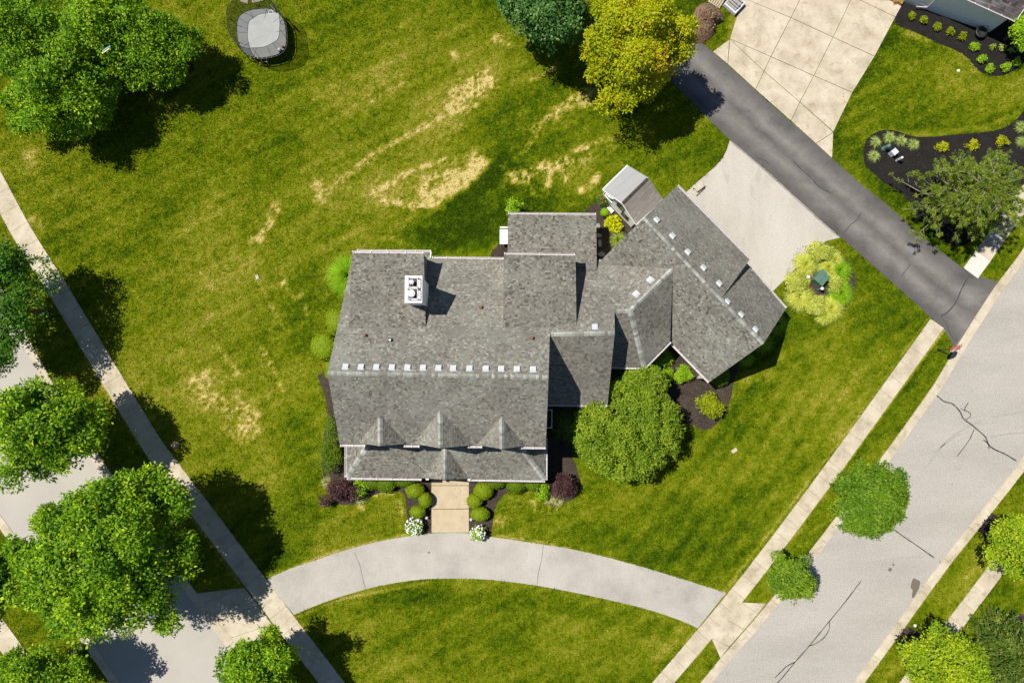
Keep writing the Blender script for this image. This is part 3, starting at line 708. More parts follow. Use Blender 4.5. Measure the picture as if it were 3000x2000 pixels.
bed([(930, 1100), (985, 1090), (1040, 1200), (1030, 1400), (1000, 1420), (950, 1400), (945, 1300), (960, 1200)], 'mulch', dens=60)
bed([(510, 182), (560, 185), (568, 205), (540, 218), (508, 210)], 'mulch', dens=60)
bed([(262, -8), (300, -10), (320, 22), (312, 35), (285, 30), (268, 12)], 'mulch', dens=60)
dirt_pts = [(2040, 22), (2062, 8), (2090, 15), (2115, 35), (2120, 60), (2100, 75), (2094, 98), (2078, 118), (2050, 130), (2026, 118), (2012, 92), (2022, 60)]

# ---------------------------------------------------------------- lawn: one ground sheet to the horizon, dryness stored per vertex
SP = []         # dry streaks: (points, half width m, strength)
def streak(pts, w, s, speck=0.6): SP.append((np.array(G2(pts)), w, s, speck))
streak([(1345, 300), (1380, 265), (1425, 235)], 0.95, 0.75, 0.95); streak([(1330, 310), (1390, 300)], 0.6, 0.6, 0.95)
streak([(925, 585), (1010, 520), (1100, 450), (1200, 395), (1290, 345)], 0.28, 0.42, 0.8)
streak([(930, 540), (945, 585), (960, 600)], 0.5, 0.3, 0.6)
streak([(1085, 575), (1130, 545), (1210, 500), (1300, 470)], 0.30, 0.42, 0.7)
streak([(1130, 590), (1200, 600), (1260, 598)], 0.34, 0.55, 0.6)
streak([(1255, 590), (1310, 560), (1350, 530), (1405, 478)], 0.72, 0.80, 0.5); streak([(1240, 545), (1330, 510)], 0.7, 0.45, 0.8)
streak([(1620, 335), (1680, 290), (1730, 275)], 0.55, 0.55, 0.7); streak([(1560, 385), (1625, 330)], 0.32, 0.4, 0.7); streak([(1700, 308), (1740, 300)], 0.32, 0.5)
streak([(1470, 490), (1540, 440), (1580, 380)], 0.2, 0.35, 0.8)
streak([(1495, 515), (1545, 520), (1600, 490), (1660, 480)], 0.6, 0.6, 0.8); streak([(1605, 540), (1614, 500)], 0.28, 0.65, 0.3); streak([(1500, 512), (1506, 530)], 0.25, 0.6, 0.3)
streak([(1690, 440), (1760, 415), (1820, 405)], 0.3, 0.5, 0.8); streak([(1620, 490), (1700, 470), (1790, 430)], 0.4, 0.35, 0.9)
streak([(1700, 560), (1735, 540), (1748, 520)], 0.35, 0.7, 0.5); streak([(1655, 530), (1660, 520)], 0.15, 0.6, 0.2); streak([(1560, 560), (1600, 550)], 0.6, 0.3, 0.9)
streak([(1455, 115), (1490, 125)], 0.5, 0.4, 0.8); streak([(1330, 160), (1336, 163)], 0.25, 0.6, 0.3); streak([(1640, 190), (1590, 220), (1545, 240)], 0.2, 0.45, 0.8)
streak([(1320, 520), (1300, 470)], 0.5, 0.3, 0.8)
streak([(745, 705), (770, 680), (800, 640), (808, 605)], 0.45, 0.55, 0.7); streak([(830, 830), (865, 875), (880, 860)], 0.3, 0.45, 0.8); streak([(895, 900), (900, 920)], 0.2, 0.5, 0.6)
streak([(745, 800), (780, 870), (830, 960)], 0.15, 0.25, 0.9); streak([(640, 1010), (670, 1060), (700, 1100)], 0.2, 0.4, 0.9); streak([(765, 1015), (790, 1060), (830, 1140)], 0.2, 0.4, 0.9)
streak([(610, 1170), (680, 1200), (720, 1230)], 0.8, 0.30, 0.9); streak([(690, 1150), (740, 1200), (750, 1250)], 0.5, 0.35, 0.9); streak([(680, 1260), (740, 1270)], 0.7, 0.3, 0.9); streak([(570, 1120), (640, 1090)], 0.7, 0.18, 0.8)
streak([(80, 445), (100, 490)], 0.7, 0.3, 0.7); streak([(95, 640), (120, 660)], 0.5, 0.35, 0.6); streak([(960, 350), (1050, 300), (1080, 280)], 0.25, 0.3, 0.9); streak([(1180, 240), (1080, 300)], 0.25, 0.3, 0.9)
streak([(640, 590), (680, 610)], 1.2, 0.12, 0.5); streak([(600, 720), (900, 760)], 2.5, 0.07, 0.5); streak([(1120, 700), (1180, 708)], 0.3, 0.3, 0.8)
streak([(1100, 1450), (1160, 1440)], 0.2, 0.45, 0.6); streak([(1165, 1470), (1175, 1500)], 0.25, 0.4, 0.8); streak([(1055, 1485), (1062, 1490)], 0.2, 0.5, 0.4)
streak([(1500, 1470), (1480, 1500), (1460, 1530)], 0.55, 0.35, 0.9); streak([(1555, 1470), (1565, 1468)], 0.15, 0.6, 0.3)
for x in (1568, 1590, 1609, 1633): streak([(x, 1475), (x - 3, 1500)], 0.07, 0.5, 0.2)
streak([(2185, 1110), (2250, 1085)], 0.6, 0.2, 0.7); streak([(2330, 1200), (2500, 1230)], 3.0, 0.10, 0.3); streak([(2210, 1350), (2300, 1450)], 2.0, 0.08, 0.3)
streak([(960, 560), (1150, 450), (1330, 300)], 2.0, 0.17, 0.5); streak([(900, 330), (1100, 230)], 2.5, 0.14, 0.5); streak([(620, 700), (700, 850), (800, 1100)], 3.2, 0.12, 0.5); streak([(1120, 580), (1280, 540), (1390, 480)], 1.6, 0.26, 0.7); streak([(1500, 520), (1700, 480)], 1.5, 0.20, 0.8); streak([(1580, 390), (1730, 290)], 0.9, 0.22, 0.6); streak([(1330, 330), (1420, 220)], 1.5, 0.22, 0.8); streak([(580, 1130), (700, 1250)], 1.6, 0.16, 0.7)
streak([(2150, 60), (2150, 120), (2180, 20)], 0.5, 0.35, 0.6); streak([(2860, 120), (2780, 250), (2900, 290), (3000, 250)], 1.6, 0.16, 0.4); streak([(2640, 90), (2720, 120)], 0.35, 0.3, 0.5)
streak([(2560, 385), (2720, 396), (2900, 370), (2980, 330)], 0.25, 0.22, 0.4); streak([(2900, 1520), (2920, 1560), (2760, 1830)], 0.5, 0.22, 0.5); streak([(2870, 1480), (2930, 1440)], 0.8, 0.25, 0.6)
streak([(2390, 1440), (2250, 1720)], 0.45, 0.12, 0.4); streak([(600, 1000), (560, 1080)], 1.2, 0.08, 0.4)
streak([(2766, 965), (2438, 1411), (2040, 1920)], 0.13, 0.45, 0.15); streak([(2720, 932), (2500, 1240), (2000, 1888)], 0.10, 0.25, 0.15); streak([(10, 625), (390, 1272), (436, 1336), (700, 1704)], 0.14, 0.35, 0.15); streak([(2125, 1742), (1900, 1672), (1600, 1590), (1450, 1568)], 0.12, 0.35, 0.15); streak([(1260, 1702), (1000, 1754), (870, 1806)], 0.12, 0.3, 0.15); streak([(1190, 1566), (1000, 1608), (790, 1686)], 0.12, 0.35, 0.15)
# greener turf (deep, well watered zones)
streak([(1300, 690), (1440, 620), (1500, 540), (1560, 590)], 2.4, -0.22, 0.2); streak([(1330, 590), (1430, 520), (1480, 480)], 1.0, -0.22, 0.2)
streak([(1150, 720), (1400, 700)], 1.2, -0.15, 0.2); streak([(1450, 350), (1600, 250)], 1.0, -0.12, 0.2); streak([(1700, 620), (1900, 450), (2080, 460)], 1.4, -0.10, 0.3)
streak([(2430, 480), (2450, 300), (2560, 150), (2630, 80)], 0.9, -0.18, 0.3); streak([(2480, 420), (2700, 640), (2800, 760)], 0.9, -0.16, 0.3); streak([(2660, 1150), (2520, 1330)], 0.8, -0.14, 0.3)
streak([(850, 1250), (900, 1500), (820, 1640)], 1.6, -0.10, 0.3); streak([(900, 800), (880, 950), (930, 1100)], 1.2, -0.10, 0.3); streak([(1700, 1550), (2050, 1680), (2200, 1560)], 1.2, -0.10, 0.3)
streak([(930, 1800), (1200, 1740), (1600, 1760), (1950, 1850)], 0.8, -0.12, 0.3); streak([(2180, 1000), (2350, 930)], 1.5, -0.04, 0.3); streak([(2740, 1600), (2860, 1560)], 1.0, -0.10, 0.3)
def dryness(X, Y):
    a = math.radians(27); u = X * math.cos(a) + Y * math.sin(a); w = -X * math.sin(a) + Y * math.cos(a)
    g1 = fbm(X * 3.2, Y * 3.2, 61, 2) - 0.5; g2 = vnoise(X * 7.5, Y * 7.5, 71) - 0.5
    d = 0.345 + 0.05 * np.clip((2 - X) / 10, 0, 1) + 0.22 * g1 + 0.20 * g2 + 0.36 * (fbm(X * 0.16, Y * 0.16, 3, 4) - 0.5) + 0.30 * (fbm(u * 0.22, w * 1.1, 9, 3) - 0.5) + 0.15 * (fbm(X * 1.3, Y * 1.3, 21, 2) - 0.5)
    right = np.clip((X - 6) / 6, 0, 1) * np.clip((4 - Y) / 4, 0, 1)
    b = math.radians(54); st = np.sin((-X * math.sin(b) + Y * math.cos(b)) * 2 * math.pi / 1.35 + 2.0 * fbm(X * .2, Y * .2, 40, 2))
    d = d + right * 0.055 * st + 0.035 * np.sin(w * 2 * math.pi / 1.2 + 3 * fbm(X * .15, Y * .15, 44, 2)) * (1 - right)
    wob = 0.55 * (fbm(X * 1.7, Y * 1.7, 31, 3) - 0.5)
    sp = fbm(X * 5.5, Y * 5.5, 51, 3)
    for pts, hw, s, speck in SP:
        x0, y0 = pts.min(0) - hw * 3; x1, y1 = pts.max(0) + hw * 3
        k = (X > x0) & (X < x1) & (Y > y0) & (Y < y1)
        if not k.any(): continue
        x, y = X[k], Y[k]; dd = np.full(x.shape, 1e9)
        for i in range(len(pts) - 1):
            p, q = pts[i], pts[i + 1]; e = q - p; t = np.clip(((x - p[0]) * e[0] + (y - p[1]) * e[1]) / (e @ e + 1e-9), 0, 1)
            dd = np.minimum(dd, np.hypot(x - p[0] - e[0] * t, y - p[1] - e[1] * t))
        m = np.clip(1.35 - (dd + wob[k] * hw * 1.6) / hw, 0, 1); m = m * m * (3 - 2 * m)
        thr = np.clip((sp[k] - (0.28 + 0.22 * speck)) * 6 + (1 - speck) * 1.2, 0, 1) if s > 0 else 1.0
        d[k] += m * s * (thr * (0.35 + 0.65 * speck) + (0.65 - 0.65 * speck) if s > 0 else 1.0)
    return np.clip(d, 0.02, 1.0)
xs = np.r_[[-700, -300, -150, -90, -60], np.arange(-46, 46.01, 0.22), [60, 90, 150, 300, 700]]
ys = np.r_[[-700, -300, -150, -70, -45], np.arange(-30, 36.01, 0.22), [45, 70, 150, 300, 700]]
GX, GY = np.meshgrid(xs, ys); nx, ny = len(xs), len(ys)
dr = dryness(GX.ravel(), GY.ravel())
me = bpy.data.meshes.new('lawn')
co = np.stack([GX.ravel(), GY.ravel(), np.zeros(nx * ny)], 1)
me.vertices.add(nx * ny); me.vertices.foreach_set('co', co.astype(np.float32).ravel())
I = (np.arange(ny - 1)[:, None] * nx + np.arange(nx - 1)[None, :]).ravel()
Q = np.stack([I, I + 1, I + nx + 1, I + nx], 1).astype(np.int32)
me.loops.add(Q.size); me.loops.foreach_set('vertex_index', Q.ravel()); me.polygons.add(len(Q)); me.polygons.foreach_set('loop_start', np.arange(0, Q.size, 4, dtype=np.int32))
me.materials.append(M['lawn']); me.update(calc_edges=True)
at = me.attributes.new('dry', 'FLOAT', 'POINT'); at.data.foreach_set('value', dr.astype(np.float32))
lawn = link(bpy.data.objects.new('lawn', me)); tag(lawn, kind='structure')

HOUSE_PLAN = G2([(1035, 750), (1262, 752), (1488, 660), (1740, 660), (1765, 775), (1985, 560), (2290, 905), (2080, 1105), (1965, 1010), (1880, 1060), (1780, 1170), (1600, 1180), (1590, 1390), (1025, 1385), (1010, 1290), (1005, 1090)])
def scatter_grass(n):
    X = RNG.uniform(-41.5, 41.5, n); Y = RNG.uniform(-25.5, 31.5, n)
    keep = ~inpoly(X, Y, HOUSE_PLAN)
    for p in EXCL:
        A = np.array(p); k = np.nonzero(keep & (X > A[:, 0].min()) & (X < A[:, 0].max()) & (Y > A[:, 1].min()) & (Y < A[:, 1].max()))[0]
        if len(k): keep[k[inpoly(X[k], Y[k], p)]] = False
    X, Y = X[keep], Y[keep]; n = len(X)
    d = dryness(X, Y)
    a = RNG.uniform(0, 2 * np.pi, n); lean = RNG.uniform(0.5, 1.25, n); L = RNG.uniform(0.08, 0.19, n) * (1.1 - 0.4 * d) * (0.55 + 0.9 * vnoise(X * 5, Y * 5, 83)); w = RNG.uniform(0.03, 0.065, n)
    s = np.stack([-np.sin(a), np.cos(a), np.zeros(n)], 1) * w[:, None] * 0.5
    D = np.stack([np.cos(a) * np.sin(lean), np.sin(a) * np.sin(lean), np.cos(lean)], 1)
    B = np.stack([X, Y, np.zeros(n)], 1)
    V = np.stack([B - s, B + s, B + D * L[:, None]], 1).reshape(-1, 3)
    q_ = RNG.normal(size=n) * 0.15 + 0.46 * (vnoise(X * 8.5, Y * 8.5, 87) - 0.5)
    tone = np.clip(d + np.where(q_ > 0, q_ * np.clip(0.30 + 1.1 * d, 0.3, 1.0) * 0.8, q_) + 0.01, 0, 1)
    g = fastmesh('grass', V, 3, M['blade'], tone); tag(g, kind='stuff')
scatter_grass(800000)

# ================================================================== THE HOUSE
ZR = 9.3
rL, rR = U(959.5, 1093, ZR), U(1607, 1105, ZR)
P_rear = PL(rL, rR, U(1036, 737, 2.4)); P_front = PL(rL, rR, U(995, 1300, 6.2))
house = thing('house', 'large house with grey shingle roofs, white gutters and an angled garage wing', 'house', (-4.5, 1.5, 0))

def clip_poly(poly, ax, lim, keep_ge):
    out = []; n = len(poly)
    for i in range(n):
        a, b = poly[i], poly[(i + 1) % n]
        da = (a[ax] - lim) if keep_ge else (lim - a[ax]); db = (b[ax] - lim) if keep_ge else (lim - b[ax])
        if da >= 0: out.append(a)
        if da * db < 0:
            t = da / (da - db); out.append((a[0] + (b[0] - a[0]) * t, a[1] + (b[1] - a[1]) * t))
    return out
def area2(p): return abs(sum(p[i][0] * p[(i + 1) % len(p)][1] - p[(i + 1) % len(p)][0] * p[i][1] for i in range(len(p)))) / 2
def tone_pick(rng, contrast=1.0):
    t = rng.random(); 
    if t < 0.13: v = rng.uniform(0.0, 0.28)
    elif t < 0.80: v = rng.gauss(0.50, 0.11)
    else: v = rng.uniform(0.66, 1.0)
    return min(1, max(0, 0.5 + (v - 0.5) * contrast))
SINGLE = []        # shingles kept as objects of their own: (height, quads, tone, roof part)
def shingle_plane(parent, P, poly3, mat, along, thick=0.14, name='roof_slope', expo=0.135, wmin=0.10, wmax=0.21, contrast=1.0, seed=1, trim=True, singles=True, slope_light=0.0):
    """roof slope: deck slab with its trim edge, covered with shingles course by course. along: direction of the eave"""
    rng = random.Random(seed)
    n = P[0]; u = np.array(along, float); u = u - n * (u @ n); u /= np.linalg.norm(u)
    w = np.cross(n, u); 
    if w[2] < 0: u = -u; w = np.cross(n, u)
    O = poly3[0]
    q = [((p - O) @ u, (p - O) @ w) for p in poly3]
    m = len(poly3); down = np.array([0, 0, -thick])
    ccw = sum(q[i][0] * q[(i + 1) % m][1] - q[(i + 1) % m][0] * q[i][1] for i in range(m)) > 0
    pp = poly3 if ccw else poly3[::-1]
    v = [p - n * 0.012 for p in pp] + [p + down for p in pp]
    f = [tuple(range(m)), tuple(range(m, 2 * m))[::-1]] + [((i + 1) % m, i, m + i, m + (i + 1) % m) for i in range(m)]
    deck = obj(name, v, f, None, parent, mats=[M['deck'], M['trim']], fm=[0, 0] + [1 if trim else 0] * m)
    y0 = min(a[1] for a in q); y1 = max(a[1] for a in q); x0 = min(a[0] for a in q); x1 = max(a[0] for a in q)
    V = []; T = []
    k = 0; y = y0
    verts = []; faces = []; tones = []
    while y < y1:
        strip0 = clip_poly(clip_poly(q, 1, y, True), 1, y + expo, False) if True else q
        if len(strip0) >= 3:
            sx0 = min(a[0] for a in strip0); sx1 = max(a[0] for a in strip0)
            x = sx0 - rng.uniform(0, wmax)
            while x < sx1:
                ww = rng.uniform(wmin, wmax)
                c = clip_poly(clip_poly(strip0, 0, x, True), 0, x + ww - 0.004, False)
                if len(c) >= 3 and area2(c) > 4e-4:
                    t = min(1, max(0, tone_pick(rng, contrast) + slope_light)); lift = rng.uniform(0.010, 0.020)
                    pts = []
                    for a in c:
                        h = lift * (1 - (a[1] - y) / expo) + 0.002
                        pts.append(O + u * a[0] + w * a[1] + n * h)
                    b = len(verts); verts += pts; faces.append(list(range(b, b + len(pts)))); tones.append(t)
                    # butt edge towards the eave
                    lowpts = [i for i, a in enumerate(c) if a[1] < y + 0.002]
                    if len(lowpts) >= 2:
                        i0, i1 = min(lowpts, key=lambda i: c[i][0]), max(lowpts, key=lambda i: c[i][0])
                        b2 = len(verts); verts += [pts[i0], pts[i1], pts[i1] - n * (lift + 0.004), pts[i0] - n * (lift + 0.004)]
                        faces.append([b2, b2 + 1, b2 + 2, b2 + 3][::-1]); tones.append(t * 0.8)
                    if singles: SINGLE.append((float(pts[0][2]), len(faces), [np.array(p_) for p_ in pts], t, deck, mat))
                x += ww
        y += expo
    faces = [f_ if True else f_ for f_ in faces]
    sh = obj('shingles', verts, faces, M[mat], deck)
    at = sh.data.attributes.new('tone', 'FLOAT', 'FACE'); at.data.foreach_set('value', np.array(tones, np.float32))
    sh['kind'] = 'stuff'
    return deck
def ridge_caps(parent, a, b, Pa, Pb, half=0.17, step=0.20, seed=1, lift=0.030, mat='cap'):
    """bent cap shingles laid one over the next along a ridge or hip"""
    rng = random.Random(seed); a = np.array(a); b = np.array(b); d = b - a; L = np.linalg.norm(d); d /= L
    sides = []
    for P in (Pa, Pb):
        s = np.cross(P[0], d); s /= np.linalg.norm(s); sides.append(s)
    # both side vectors must run downhill away from the ridge line
    for i, P in enumerate((Pa, Pb)):
        o = (Pb, Pa)[i]
        if (sides[i] @ o[0]) < (-(sides[i]) @ o[0]): pass
    s0 = sides[0] if (sides[0] @ Pb[0]) < 0 else -sides[0]
    s1 = sides[1] if (sides[1] @ Pa[0]) < 0 else -sides[1]
    up = Pa[0] + Pb[0]; up /= np.linalg.norm(up)
    x = 0; 
    variants = []
    for tv in (0.15, 0.4, 0.55, 0.7, 0.9):
        me = None; variants.append(tv)
    while x < L - 0.03:
        e = min(step * 1.25, L - x); p = a + d * x; r = a + d * (x + e); t = min(1, max(0, rng.gauss(0.5, 0.3))); h1, h0 = lift, lift - 0.012
        v = [p + up * h1, p + s0 * half + Pa[0] * (h1 * .75), p + s1 * half + Pb[0] * (h1 * .75), r + up * h0, r + s0 * half + Pa[0] * (h0 * .6), r + s1 * half + Pb[0] * (h0 * .6)]
        f = [(0, 1, 4, 3), (0, 3, 5, 2), (1, 0, 2)]
        o = obj('ridge_cap', v, f, M[mat], parent)
        at = o.data.attributes.new('tone', 'FLOAT', 'FACE'); at.data.foreach_set('value', np.full(3, t, np.float32))
        x += step
def wall(parent, a, b, mat='siding', zb=0.0, drop=0.13, inset=0.0, inward=None, name='wall', thick=0.06):
    """upright wall under the roof edge a-b; its top follows the roof edge"""
    a = np.array(a, float); b = np.array(b, float)
    if inward is not None and inset:
        c = np.array(inward, float); m = (a + b) / 2; n = np.array([-(b - a)[1], (b - a)[0], 0]); n /= np.linalg.norm(n)
        if n @ (c - m) < 0: n = -n
        a = a + n * inset; b = b + n * inset
        nn = n
    else:
        nn = np.array([-(b - a)[1], (b - a)[0], 0]); nn /= np.linalg.norm(nn)
    a2, b2 = a + nn * thick, b + nn * thick; dz = np.array([0, 0, -drop])
    A, B = np.array([a[0], a[1], zb]), np.array([b[0], b[1], zb]); A2, B2 = np.array([a2[0], a2[1], zb]), np.array([b2[0], b2[1], zb])
    v = [A, B, b + dz, a + dz, A2, B2, b2 + dz, a2 + dz]
    return obj(name, v, [(0, 1, 2, 3), (5, 4, 7, 6), (4, 0, 3, 7), (1, 5, 6, 2), (3, 2, 6, 7), (4, 5, 1, 0)], M[mat], parent)
def gutter(parent, a, b, inward, step=1.05, w=0.14, ends=True, mat='gutter', brackets=True, off=0.02):
    a = np.array(a, float); b = np.array(b, float); d = b - a; L = np.linalg.norm(d); d /= L
    n = np.array([-d[1], d[0], 0]); n /= np.linalg.norm(n)
    if n @ (np.array(inward) - (a + b) / 2) > 0: n = -n
    prof = [(off, -0.02), (off, -0.13), (w * 0.75, -0.13), (w, -0.02), (w + 0.022, -0.02), (w + 0.022, -0.035), (w * 0.75 + 0.012, -0.145), (off - 0.015, -0.145)]
    v = []
    for p in (a, b):
        for x, z in prof: v.append(p + n * x + np.array([0, 0, z]))
    k = len(prof); f = [(i, (i + 1) % k, k + (i + 1) % k, k + i) for i in range(k)]
    f += [(0, 1, 2, 7)] if False else []
    mb = MB(); mb.add(v, f)
    if ends:
        for p in (a, b): mb.add([p + n * x + np.array([0, 0, z]) for x, z in ((0, -0.02), (0, -0.145), (w * .75, -0.145), (w, -0.02))], [(0, 1, 2, 3)])
    g = mb.build('gutter', M[mat], parent)
    if brackets:
        m = max(2, int(L / step)); 
        for i in range(m + 1):
            p = a + d * (0.06 + (L - 0.12) * i / m)
            x = MB().bar(p + n * off + np.array([0, 0, -0.012]), p + n * (w + 0.02) + np.array([0, 0, -0.012]), 0.03, 0.012).build('gutter_bracket', M['white'], g)
    return g
def R_(P, *pts): return [RP(x, y, P) for x, y in pts]
E3 = lambda x, y, z: U(x, y, z)

# --- main roof, rear slope (runs on into the right wing) and front slope
along_main = rR - rL
rear_poly = [rL, rR] + R_(P_rear, (1611, 979), (1801, 975), (1800, 912), (1846, 910), (1764, 775), (1758, 765), (1262, 757), (1262, 738), (1036, 737))
rear = shingle_plane(house, P_rear, rear_poly, 'shingle', along_main, seed=1, slope_light=0.10, contrast=0.85)
front_poly = [rL, rR] + R_(P_front, (1599, 1308), (995, 1300))
front = shingle_plane(house, P_front, front_poly, 'shingle', along_main, seed=2, contrast=0.85)
ridge_caps(rear, rL, rR, P_rear, P_front, seed=3)
# --- long rear dormer over the left part
d1a, d1b = RP(1021, 962, P_rear), RP(1247, 962, P_rear)
P_d1 = PL(d1a, d1b, U(1140, 743, 5.35))
d1_poly = [d1a, d1b] + R_(P_d1, (1241, 743), (1031, 741))
d1 = shingle_plane(house, P_d1, d1_poly, 'shingle', along_main, seed=4, thick=0.16, contrast=0.95, slope_light=-0.09)
wall(house, d1_poly[1], d1_poly[2], 'flash_and_shade', 2.4, 0.16, 0.03, d1_poly[0], 'dormer_wall')  # dark grey on this side only, deepens the wall's shade by colour
wall(house, d1_poly[2], d1_poly[3], 'siding', 2.2, 0.16, 0.35, d1_poly[0], 'dormer_wall')
wall(house, d1_poly[3], d1_poly[0], 'siding', 2.4, 0.16, 0.03, d1_poly[1], 'dormer_wall')
gutter(house, d1_poly[3], RP(1241, 743, P_d1), d1_poly[0])
# --- long rear dormer over the right part
d2a, d2b = RP(1474, 962, P_rear), RP(1689, 956, P_rear)
P_d2 = PL(d2a, d2b, U(1580, 746, 5.2))
d2_poly = [d2a, d2b] + R_(P_d2, (1686, 749), (1476, 746))
d2 = shingle_plane(house, P_d2, d2_poly, 'shingle', along_main, seed=5, thick=0.16, contrast=0.95, slope_light=-0.10)
wall(house, d2_poly[1], d2_poly[2], 'flash_and_shade', 2.4, 0.16, 0.03, d2_poly[0], 'dormer_wall')  # same dark grey, shade put into the right wall's colour
wall(house, d2_poly[2], d2_poly[3], 'siding', 2.2, 0.16, 0.35, d2_poly[0], 'dormer_wall')
wall(house, d2_poly[3], d2_poly[0], 'siding', 2.4, 0.16, 0.03, d2_poly[1], 'dormer_wall')
gutter(house, d2_poly[3], d2_poly[2], d2_poly[0])
# --- rear porch roof
pa, pb = RP(1487, 792, P_rear), RP(1748, 797, P_rear)
P_po = PL(pa, pb, U(1610, 628, 2.62))
po_poly = [pa, pb] + R_(P_po, (1747, 630), (1488, 628))
po = shingle_plane(house, P_po, po_poly, 'shingle', along_main, seed=6, contrast=0.95, slope_light=-0.09)
gutter(house, po_poly[3], po_poly[2], po_poly[0])
for t in (0.03, 0.5, 0.97):
    p = po_poly[3] * (1 - t) + po_poly[2] * t + np.array([0, -0.25, 0])
    MB().box((p[0], p[1], 1.22), (0.14, 0.14, 2.44)).build('porch_post', M['white'], house)
gutter(house, RP(1750, 766, P_rear), RP(1764, 767, P_rear), rR)
gutter(house, RP(1264, 757, P_rear), RP(1476, 760, P_rear), rR)
gutter(house, RP(1044, 737, P_rear), RP(1263, 738, P_rear), rR)
MB().bar(RP(1262, 739, P_rear) + np.array([0.02, 0, -.06]), RP(1260, 757, P_rear) + np.array([0.02, 0, -.02]), 0.08, 0.14).build('gutter_return', M['white'], house)
# --- right wing front slope
w1a, w1b = RP(1611, 979, P_rear), RP(1801, 975, P_rear)
P_w1 = PL(w1a, w1b, U(1692, 1184, 3.75))
w1_poly = [w1a, w1b] + R_(P_w1, (1780, 1185), (1604, 1183))
w1 = shingle_plane(house, P_w1, w1_poly, 'shingle', along_main, seed=7, contrast=0.8, slope_light=-0.07)
ridge_caps(rear, w1a + (w1b - w1a) * 0.02, w1b, P_rear, P_w1, seed=8)
gutter(house, w1_poly[3], w1_poly[2], w1a)
# --- connector to the garage: bent ridge
c0, c1 = RP(1790, 912, P_rear), RP(1846, 910, P_rear); c2 = U(1971, 787, c1[2])
P_cl = PL(c1, c2, RP(1764, 775, P_rear)); P_cr = PL(c1, c2, U(1887, 1076, 3.1)); P_cf = PL(c0, c1, U(1887, 1076, 3.1))
cl_poly = [c1, c2] + R_(P_cl, (1764, 775))
shingle_plane(house, P_cl, cl_poly, 'shingle', c2 - c1, seed=9, contrast=0.8, slope_light=0.06)
cr_poly = [c1, c2] + R_(P_cr, (1963, 999), (1887, 1076))
cr = shingle_plane(house, P_cr, cr_poly, 'shingle', c2 - c1, seed=10, contrast=0.8, slope_light=-0.10)
cf_poly = [c0, c1] + R_(P_cf, (1887, 1076), (1770, 1073))
cf = shingle_plane(house, P_cf, cf_poly, 'shingle', along_main, seed=11, contrast=0.7, slope_light=-0.10)
ridge_caps(rear, c0 + (c1 - c0) * 0.15, c1, P_rear, P_cf, seed=12); ridge_caps(cr, c1, c2, P_cl, P_cr, seed=13)
ridge_caps(cr, c1, RP(1887, 1076, P_cf), P_cf, P_cr, half=0.19, seed=14)
gutter(house, RP(1793, 1073, P_cf), RP(1887, 1076, P_cf), c1); gutter(house, RP(1887, 1076, P_cr), RP(1963, 999, P_cr), c2)
# --- garage
ZG = 6.55
g0, g1 = U(1888, 637, ZG), U(2237, 1006, ZG)
P_gl = PL(g0, g1, U(2079, 1118, 2.65)); P_gr = PL(g0, g1, U(2302, 904, 2.8)); P_gu = PL(g0, g1, U(2196, 761, 3.3))
gl_poly = [g0, g1] + R_(P_gl, (2079, 1118), (1963, 999)) + [c2] + R_(P_gl, (1764, 775), (1757, 766))
gl = shingle_plane(house, P_gl, gl_poly, 'shingle', g1 - g0, seed=15, contrast=1.0, slope_light=-0.02)
gs = g0 + (g1 - g0) * 0.40
gr_poly = [gs, g1] + R_(P_gr, (2302, 904), (2140, 716))
gr = shingle_plane(house, P_gr, gr_poly, 'shingle', g1 - g0, seed=16, contrast=0.8, slope_light=0.03)
gj = RP(2111, 876, P_gl)
gm = g0 + (g1 - g0) * ((gj - g0) @ (g1 - g0) / ((g1 - g0) @ (g1 - g0)))
up_ = np.array([0, 0, 0.025])
gu_poly = [g0 + up_, gm + up_] + [p + up_ for p in R_(P_gu, (2196, 761), (1983, 545))]
gu = shingle_plane(house, (P_gu[0], float(P_gu[0] @ (g0 + up_))), gu_poly, 'shingle', g1 - g0, seed=17, contrast=0.8, slope_light=0.02)
ridge_caps(gl, g0, g1, P_gl, P_gr, seed=18, lift=0.055)
gutter(house, gu_poly[3], gu_poly[2], g0); gutter(house, RP(2200, 790, P_gr), RP(2302, 904, P_gr), g0)
gutter(house, RP(2079, 1118, P_gl), RP(1963, 999, P_gl), g0)
wall(house, gu_poly[1], gu_poly[2], 'siding', 2.5, 0.15, 0.04, g0, 'wall')
wall(house, gl_poly[1], gl_poly[2], 'siding', 0, 0.14, 0.30, g0); wall(house, gr_poly[1], gr_poly[2], 'siding', 0, 0.14, 0.30, g0)
wall(house, gl_poly[2], gl_poly[3], 'siding', 0, 0.14, 0.42, g0); wall(house, gr_poly[2], RP(2196, 785, P_gr), 'siding', 0, 0.14, 0.42, g0)
wall(house, gu_poly[2], gu_poly[3], 'siding', 0, 0.16, 0.42, gl_poly[2]); wall(house, gu_poly[3], gu_poly[0], 'siding', 0, 0.16, 0.25, g1); wall(house, gl_poly[0], gl_poly[-1], 'siding', 0, 0.16, 0.25, g1)
